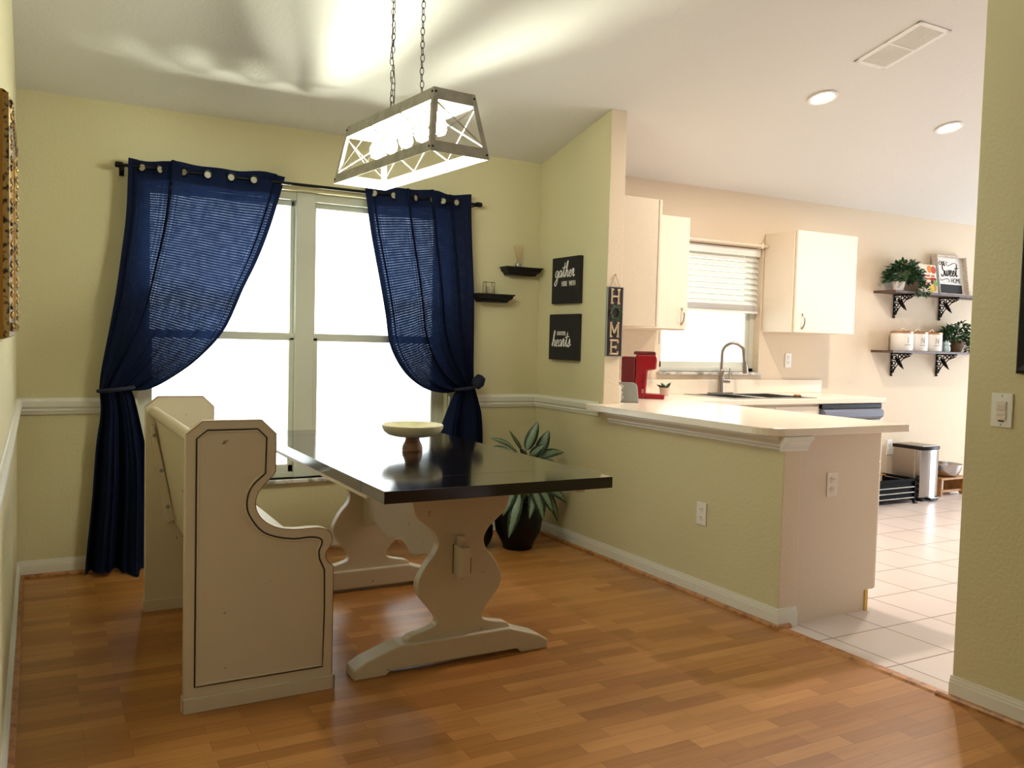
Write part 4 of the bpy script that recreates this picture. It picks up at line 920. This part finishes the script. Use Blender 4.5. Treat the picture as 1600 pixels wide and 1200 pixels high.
# ------------------------------------------------------------------ walls: art, sign, shelves
def canvas(y0, y1, z0, z1, label):
    t = thing('canvas_print', label, 'canvas', (WX, (y0+y1)/2, z0), None)
    w = abs(y1-y0)/2; MB().box((-.032, -w, 0), (-.001, w, z1-z0)).build('canvas', M['canvas'], t, .003); return t
c1 = canvas(-.222, -.535, 1.507, 1.797, 'upper black square canvas reading gather here with in white script')
fm1 = frame_x((-.0335, 0, 0), (0, -1, 0), (0, 0, 1))
script('lettering', 'gather', .042, fm1@Matrix.Translation((-.118, .165, 0)), 'white_ink', c1, .0034, sx=1.0)
text('lettering', 'HERE', .045, fm1@Matrix.Translation((-.005, .108, 0)), M['white_ink'], c1, sx=.62); text('lettering', 'WITH', .045, fm1@Matrix.Translation((.085, .108, 0)), M['white_ink'], c1, sx=.62)
c2 = canvas(-.205, -.535, 1.152, 1.440, 'lower black square canvas reading grateful hearts in white script')
text('lettering', 'GRATEFUL', .036, fm1@Matrix.Translation((-.015, .155, 0)), M['white_ink'], c2, sx=.6)
script('lettering', 'hearts', .042, fm1@Matrix.Translation((-.125, .085, 0)), 'white_ink', c2, .0034, sx=1.0)
hs = thing('wooden_sign', 'narrow dark board spelling HOME hung by twine on the partition wall end', 'sign', (WX+WT/2, -.786, 1.19))
hx, hh_ = .053, .403
MB().box((-hx, -.012, 0), (hx, -.001, hh_)).build('board', M['dark_wood'], hs)
m = MB()
for a, b in (((-hx-.004, -.015, -.004), (-hx, -.001, hh_+.004)), ((hx, -.015, -.004), (hx+.004, -.001, hh_+.004)), ((-hx, -.015, hh_), (hx, -.001, hh_+.004)), ((-hx, -.015, -.004), (hx, -.001, 0))): m.box(a, b)
m.build('frame', M['grey'], hs)
MB().tube([(-.036, -.006, hh_), (.0, -.008, hh_+.075), (.036, -.006, hh_)], .0018, 6).build('twine', M['twine'], hs)
MB().tube([(0, 0, hh_+.075), (0, -.014, hh_+.077)], .003, 8).build('nail', M['copper'], hs)
def serif(letter, zc):
    a, b = .032, .040; segs = {
        'H': [((-.024, -b), (-.024, b)), ((.024, -b), (.024, b)), ((-.024, 0), (.024, 0)), ((-a, b), (-.014, b)), ((.014, b), (a, b)), ((-a, -b), (-.014, -b)), ((.014, -b), (a, -b))],
        'M': [((-.026, -b), (-.026, b)), ((.026, -b), (.026, b)), ((-.026, b), (0, -.02)), ((0, -.02), (.026, b)), ((-a, b), (-.02, b)), ((.02, b), (a, b)), ((-a, -b), (-.016, -b)), ((.016, -b), (a, -b))],
        'E': [((-.020, -b), (-.020, b)), ((-.03, b), (.028, b)), ((-.03, -b), (.028, -b)), ((-.02, 0), (.014, 0)), ((.028, b), (.028, b-.016)), ((.028, -b), (.028, -b+.016)), ((.014, -.01), (.014, .01))]}[letter]
    for r, m_, dy in ((.0052, 'white_ink', 0), (.0036, 'tan_ink', -.0035)):
        mb = MB()
        for p, q in segs: mb.tube([(p[0], -.013+dy, zc+p[1]), (q[0], -.013+dy, zc+q[1])], r, 6)
        mb.build('letter', M[m_], hs)
serif('H', .35); serif('M', .155); serif('E', .052)
bushy(hs, (0, -.016, .252), (.001, .001, .001), 1, .001, 1, 'green')
m = MB(); rnd = random.Random(5)
for i in range(110):
    a = rnd.uniform(0, 2*PI); r_ = .031+rnd.uniform(-.008, .009); c = Vector((r_*math.cos(a), -.018-rnd.uniform(0, .008), .252+r_*math.sin(a)*1.15)); d = Vector((math.cos(a+1+rnd.uniform(-1, 1)), -.3, math.sin(a+1+rnd.uniform(-1, 1))))*.010; e_ = Vector((-d.z, 0, d.x))*.4
    vs = [m.bm.verts.new(c), m.bm.verts.new(c+d*.5+e_), m.bm.verts.new(c+d), m.bm.verts.new(c+d*.5-e_)]; m.bm.faces.new(vs)
m.torus((0, -.016, .252), .031, .004, (0, -1, 0), 20, 5, 1, 1.15)
wr = m.build('wreath', M['green'], hs)
for o in list(hs.children):
    if o.name.startswith(('leaves', 'stems')): bpy.data.objects.remove(o)
def ledge(x0, x1, z, label):
    """crown-profile floating shelf on the back wall, top at z"""
    t = thing('floating_shelf', label, 'shelf', ((x0+x1)/2, 0, z)); w = (x1-x0)/2; m = MB()
    prof = [(0, 0), (0, -.008), (.008, -.012), (.012, -.026), (.026, -.038), (.034, -.044), (.034, -.052)]
    rings = []
    for ins, dz in prof:
        rings.append([m.bm.verts.new(p) for p in ((-w+ins, -.001, dz), (w-ins, -.001, dz), (w-ins, -.105+ins, dz), (-w+ins, -.105+ins, dz))])
    m.bm.faces.new(rings[0]); m.bm.faces.new(rings[-1][::-1])
    for A_, B_ in zip(rings, rings[1:]):
        for k in range(4): m.bm.faces.new((A_[k], A_[(k+1) % 4], B_[(k+1) % 4], B_[k]))
    m.build('ledge', M['black'], t); return t
ledge(2.515, 2.780, 1.560, 'lower black floating ledge shelf beside the right curtain')
ledge(2.715, 2.985, 1.742, 'upper black floating ledge shelf near the room corner')
cd = thing('candle_holder', 'small candle in glass inside an open wire square on the lower ledge', 'candle', (2.612, -.055, 1.560))
MB().tube([(-.03, .02, 0), (-.03, .02, .074), (.032, .02, .074), (.032, .02, 0)], .002, 5).tube([(-.03, -.02, 0), (-.03, -.02, .074), (.032, -.02, .074), (.032, -.02, 0)], .002, 5).tube([(-.03, -.02, .074), (-.03, .02, .074)], .002, 5).tube([(.032, -.02, .074), (.032, .02, .074)], .002, 5).build('wire_frame', M['bronze'], cd)
MB().lathe([(.001, 0), (.022, 0), (.024, .05), (.022, .05), (.02, .004), (.001, .004)], (.006, 0, 0), 20).build('glass', M['glass'], cd, smooth=True)
MB().lathe([(.001, .005), (.019, .005), (.0195, .043), (.001, .043)], (.006, 0, 0), 20).build('candle', M['wax'], cd, smooth=True)
rd = thing('reed_diffuser', 'small silver reed diffuser with rattan sticks on the upper ledge', 'diffuser', (2.822, -.055, 1.742))
MB().lathe([(.001, 0), (.021, 0), (.022, .02), (.012, .032), (.011, .04), (.001, .04)], (0, 0, 0), 20).build('bottle', M['steel'], rd, smooth=True)
for i in range(7):
    a = i*2*PI/7+.3; s = .035; MB().tube([(0, 0, .02), (math.cos(a)*s, math.sin(a)*s*.6, .14)], .0017, 5).build('reed', M['reed'], rd)

# gilt frame on left wall and black frame on right wall
gf = thing('gilt_mirror', 'ornate antique gold framed mirror hanging on the left wall', 'mirror')
gy0, gy1, gz0, gz1 = -2.66, -1.965, 1.235, 1.80
def ring_prof(prof, y0, y1, z0, z1, sgn, x0):
    m = MB(); R_ = []
    for ins, dx in prof:
        R_.append([m.bm.verts.new(p) for p in ((x0+sgn*dx, y0+ins, z0+ins), (x0+sgn*dx, y1-ins, z0+ins), (x0+sgn*dx, y1-ins, z1-ins), (x0+sgn*dx, y0+ins, z1-ins))])
    for A_, B_ in zip(R_, R_[1:]):
        for k in range(4): m.bm.faces.new((A_[k], A_[(k+1) % 4], B_[(k+1) % 4], B_[k]))
    return m
ring_prof([(0, .001), (0, .022)], gy0, gy1, gz0, gz1, 1, 0).build('outer_edge', M['gold_flat'], gf)
ring_prof([(0, .022), (.006, .034), (.03, .040), (.045, .034), (.05, .026), (.06, .024), (.064, .016)], gy0, gy1, gz0, gz1, 1, 0).build('frame', M['gold'], gf)
ring_prof([(.050, .026), (.054, .031), (.058, .026)], gy0, gy1, gz0, gz1, 1, 0).build('inner_bead', M['gold_flat'], gf)
m = MB()
for k in range(40):
    yy = gy0+.02+(gy1-gy0-.04)*k/39
    for zz in (gz0+.028, gz1-.028): m.torus((.038, yy, zz), .008, .003, (1, .3*((-1)**k), 0), 8, 4)
for k in range(22):
    zz = gz0+.03+(gz1-gz0-.06)*k/21
    for yy in (gy0+.028, gy1-.028): m.torus((.038, yy, zz), .008, .003, (1, 0, .3*((-1)**k)), 8, 4)
m.build('ornament', M['gold'], gf)
box('mirror_glass', (.004, gy0+.06, gz0+.06), (.010, gy1-.06, gz1-.06), M['mirror'], gf)
rebase(gf, (0, -2.3, 1.235))
bf = thing('picture_frame', 'thick black picture frame above and right of the light switch', 'picture')
ring_prof([(0, .001), (0, .012), (.012, .028), (.05, .020), (.055, .012)], -4.3, -3.222, 1.195, 1.95, -1, WX).build('frame', M['black'], bf)
box('picture', (WX-.012, -4.26, 1.235), (WX-.004, -3.262, 1.91), mat('dark_print', '3A3A38', .5), bf)
rebase(bf, (WX, -3.76, 1.195))

# ------------------------------------------------------------------ corner plant
pp = thing('potted_aglaonema', 'silver-striped leafy plant in a round black pot in the corner', 'plant', (2.665, -.42, 0))
MB().lathe([(.001, 0), (.088, 0), (.092, .02), (.1, .04), (.138, .11), (.148, .18), (.138, .25), (.128, .285), (.134, .30), (.122, .30), (.116, .27), (.001, .268)], (0, 0, 0), 40).build('pot', M['black_plastic'], pp, smooth=True)
MB().lathe([(.001, .268), (.117, .268), (.117, .272), (.001, .275)], (0, 0, 0), 24).build('soil', M['soil'], pp)
def leaf(m, uvl, b, tip, wid, up, curl):
    b = Vector(b); tip = Vector(tip); d = tip-b; l = d.length; d.normalize(); s = d.cross(Vector(up)).normalized(); n = s.cross(d)
    N = 10; rows = []
    for i in range(N+1):
        t = i/N; w = wid*(math.sin(PI*min(1, t**.8))**.75)*(1 if i < N else 0)+.0005
        c = b+d*l*t+n*(curl*l*math.sin(PI*t))
        r = []
        for k in range(-2, 3):
            v = m.bm.verts.new(c+s*w*k/2+n*(-.18*w*abs(k)/2)); r.append((v, (k/2, t)))
        rows.append(r)
    for A_, B_ in zip(rows, rows[1:]):
        for k in range(4):
            f = m.bm.faces.new((A_[k][0], A_[k+1][0], B_[k+1][0], B_[k][0]))
            for lo, q in zip(f.loops, (A_[k], A_[k+1], B_[k+1], B_[k])): lo[uvl].uv = q[1]
LEAVES = [  # base, tip, half width, side the blade faces, curl
 ((2.69, -.45, .60), (2.765, -.46, .775), .036, (-.6, -.8, .1), .04), ((2.79, -.42, .56), (2.875, -.41, .715), .038, (-.6, -.8, .1), .04),
 ((2.64, -.46, .58), (2.40, -.52, .695), .030, (0, -.6, .8), .10), ((2.64, -.48, .55), (2.37, -.56, .64), .040, (0, -.5, .85), .12),
 ((2.80, -.40, .54), (2.985, -.42, .575), .036, (0, -.6, .8), .16), ((2.80, -.38, .52), (2.965, -.34, .49), .03, (0, -.5, .9), .16),
 ((2.66, -.46, .60), (2.55, -.49, .73), .010, (-.5, -.8, 0), .03), ((2.70, -.5, .53), (2.66, -.62, .60), .032, (0, 0, 1), .1), ((2.74, -.5, .53), (2.80, -.62, .56), .032, (0, 0, 1), .1),
 ((2.78, -.46, .40), (2.955, -.42, .13), .040, (.3, -.9, .3), .10), ((2.80, -.40, .42), (2.93, -.30, .17), .038, (.4, -.8, .3), .10),
 ((2.60, -.55, .36), (2.50, -.60, .11), .036, (-.5, -.85, .2), .10), ((2.66, -.57, .42), (2.72, -.63, .20), .034, (0, -1, .1), .10), ((2.72, -.56, .40), (2.80, -.60, .24), .034, (.2, -1, .1), .10),
 ((2.60, -.38, .5), (2.42, -.28, .50), .036, (0, 0, 1), .15), ((2.68, -.34, .52), (2.66, -.17, .56), .034, (0, 0, 1), .12), ((2.76, -.36, .5), (2.84, -.2, .54), .034, (0, 0, 1), .12),
 ((2.58, -.48, .46), (2.46, -.50, .34), .036, (-.4, -.7, .5), .14), ((2.64, -.52, .48), (2.56, -.64, .40), .034, (-.1, -.6, .8), .14), ((2.78, -.48, .47), (2.90, -.55, .42), .034, (.1, -.5, .8), .14),
 ((2.72, -.44, .56), (2.78, -.52, .64), .03, (.2, -.7, .6), .08), ((2.68, -.44, .56), (2.60, -.54, .63), .03, (-.2, -.6, .7), .12), ((2.74, -.42, .5), (2.99, -.44, .46), .034, (0, -.4, .9), .2), ((2.62, -.42, .52), (2.40, -.44, .56), .03, (0, -.4, .9), .16),
 ((2.70, -.54, .40), (2.62, -.63, .22), .03, (-.2, -1, .1), .1), ((2.80, -.44, .38), (2.99, -.46, .26), .036, (.1, -.8, .5), .16), ((2.58, -.52, .40), (2.47, -.58, .24), .032, (-.4, -.8, .3), .12),
]
m = MB(); uvl = m.bm.loops.layers.uv.new('UVMap'); st = MB()
for b, tp_, w, up, cu in LEAVES:
    bb = Vector(b)-Vector((2.665, -.42, 0)); leaf(m, uvl, bb, Vector(tp_)-Vector((2.665, -.42, 0)), w, up, cu)
    st.tube([Vector((bb.x*.2, bb.y*.2, .27)), Vector((bb.x*.6, bb.y*.6, .27+(max(bb.z, .42)-.27)*.7)), bb], .004, 6)
lf = m.build('leaves', M['agla'], pp)
for p in lf.data.polygons: p.use_smooth = True
st.build('stems', M['stem'], pp, smooth=True)
p3 = thing('plant_pot', 'small round black pot on the floor behind the table pedestal', 'pot', (2.42, -.34, 0))
MB().lathe([(.001, 0), (.06, 0), (.085, .04), (.102, .09), (.1, .14), (.085, .17), (.09, .18), (.08, .18), (.07, .15), (.001, .145)], (0, 0, 0), 32).build('pot', M['black_plastic'], p3, smooth=True)
MB().lathe([(.001, .145), (.071, .145), (.071, .149), (.001, .15)], (0, 0, 0), 20).build('soil', M['soil'], p3)

for nm, grp in (('curtain', 'curtains of the dining window'), ('downlight', 'recessed lights in the kitchen ceiling'), ('wall_outlet', 'wall outlets'), ('wall_cabinet', 'kitchen wall cabinets'),
                ('wall_shelf', 'bracketed kitchen wall shelves'), ('floating_shelf', 'floating ledge shelves'), ('canvas_print', 'black canvas prints'), ('base_cabinet', 'kitchen base cabinets')):
    for o in S.objects:
        if o.parent is None and o.name.split('.')[0] == nm and 'label' in o: o['group'] = grp
bpy.context.view_layer.update()
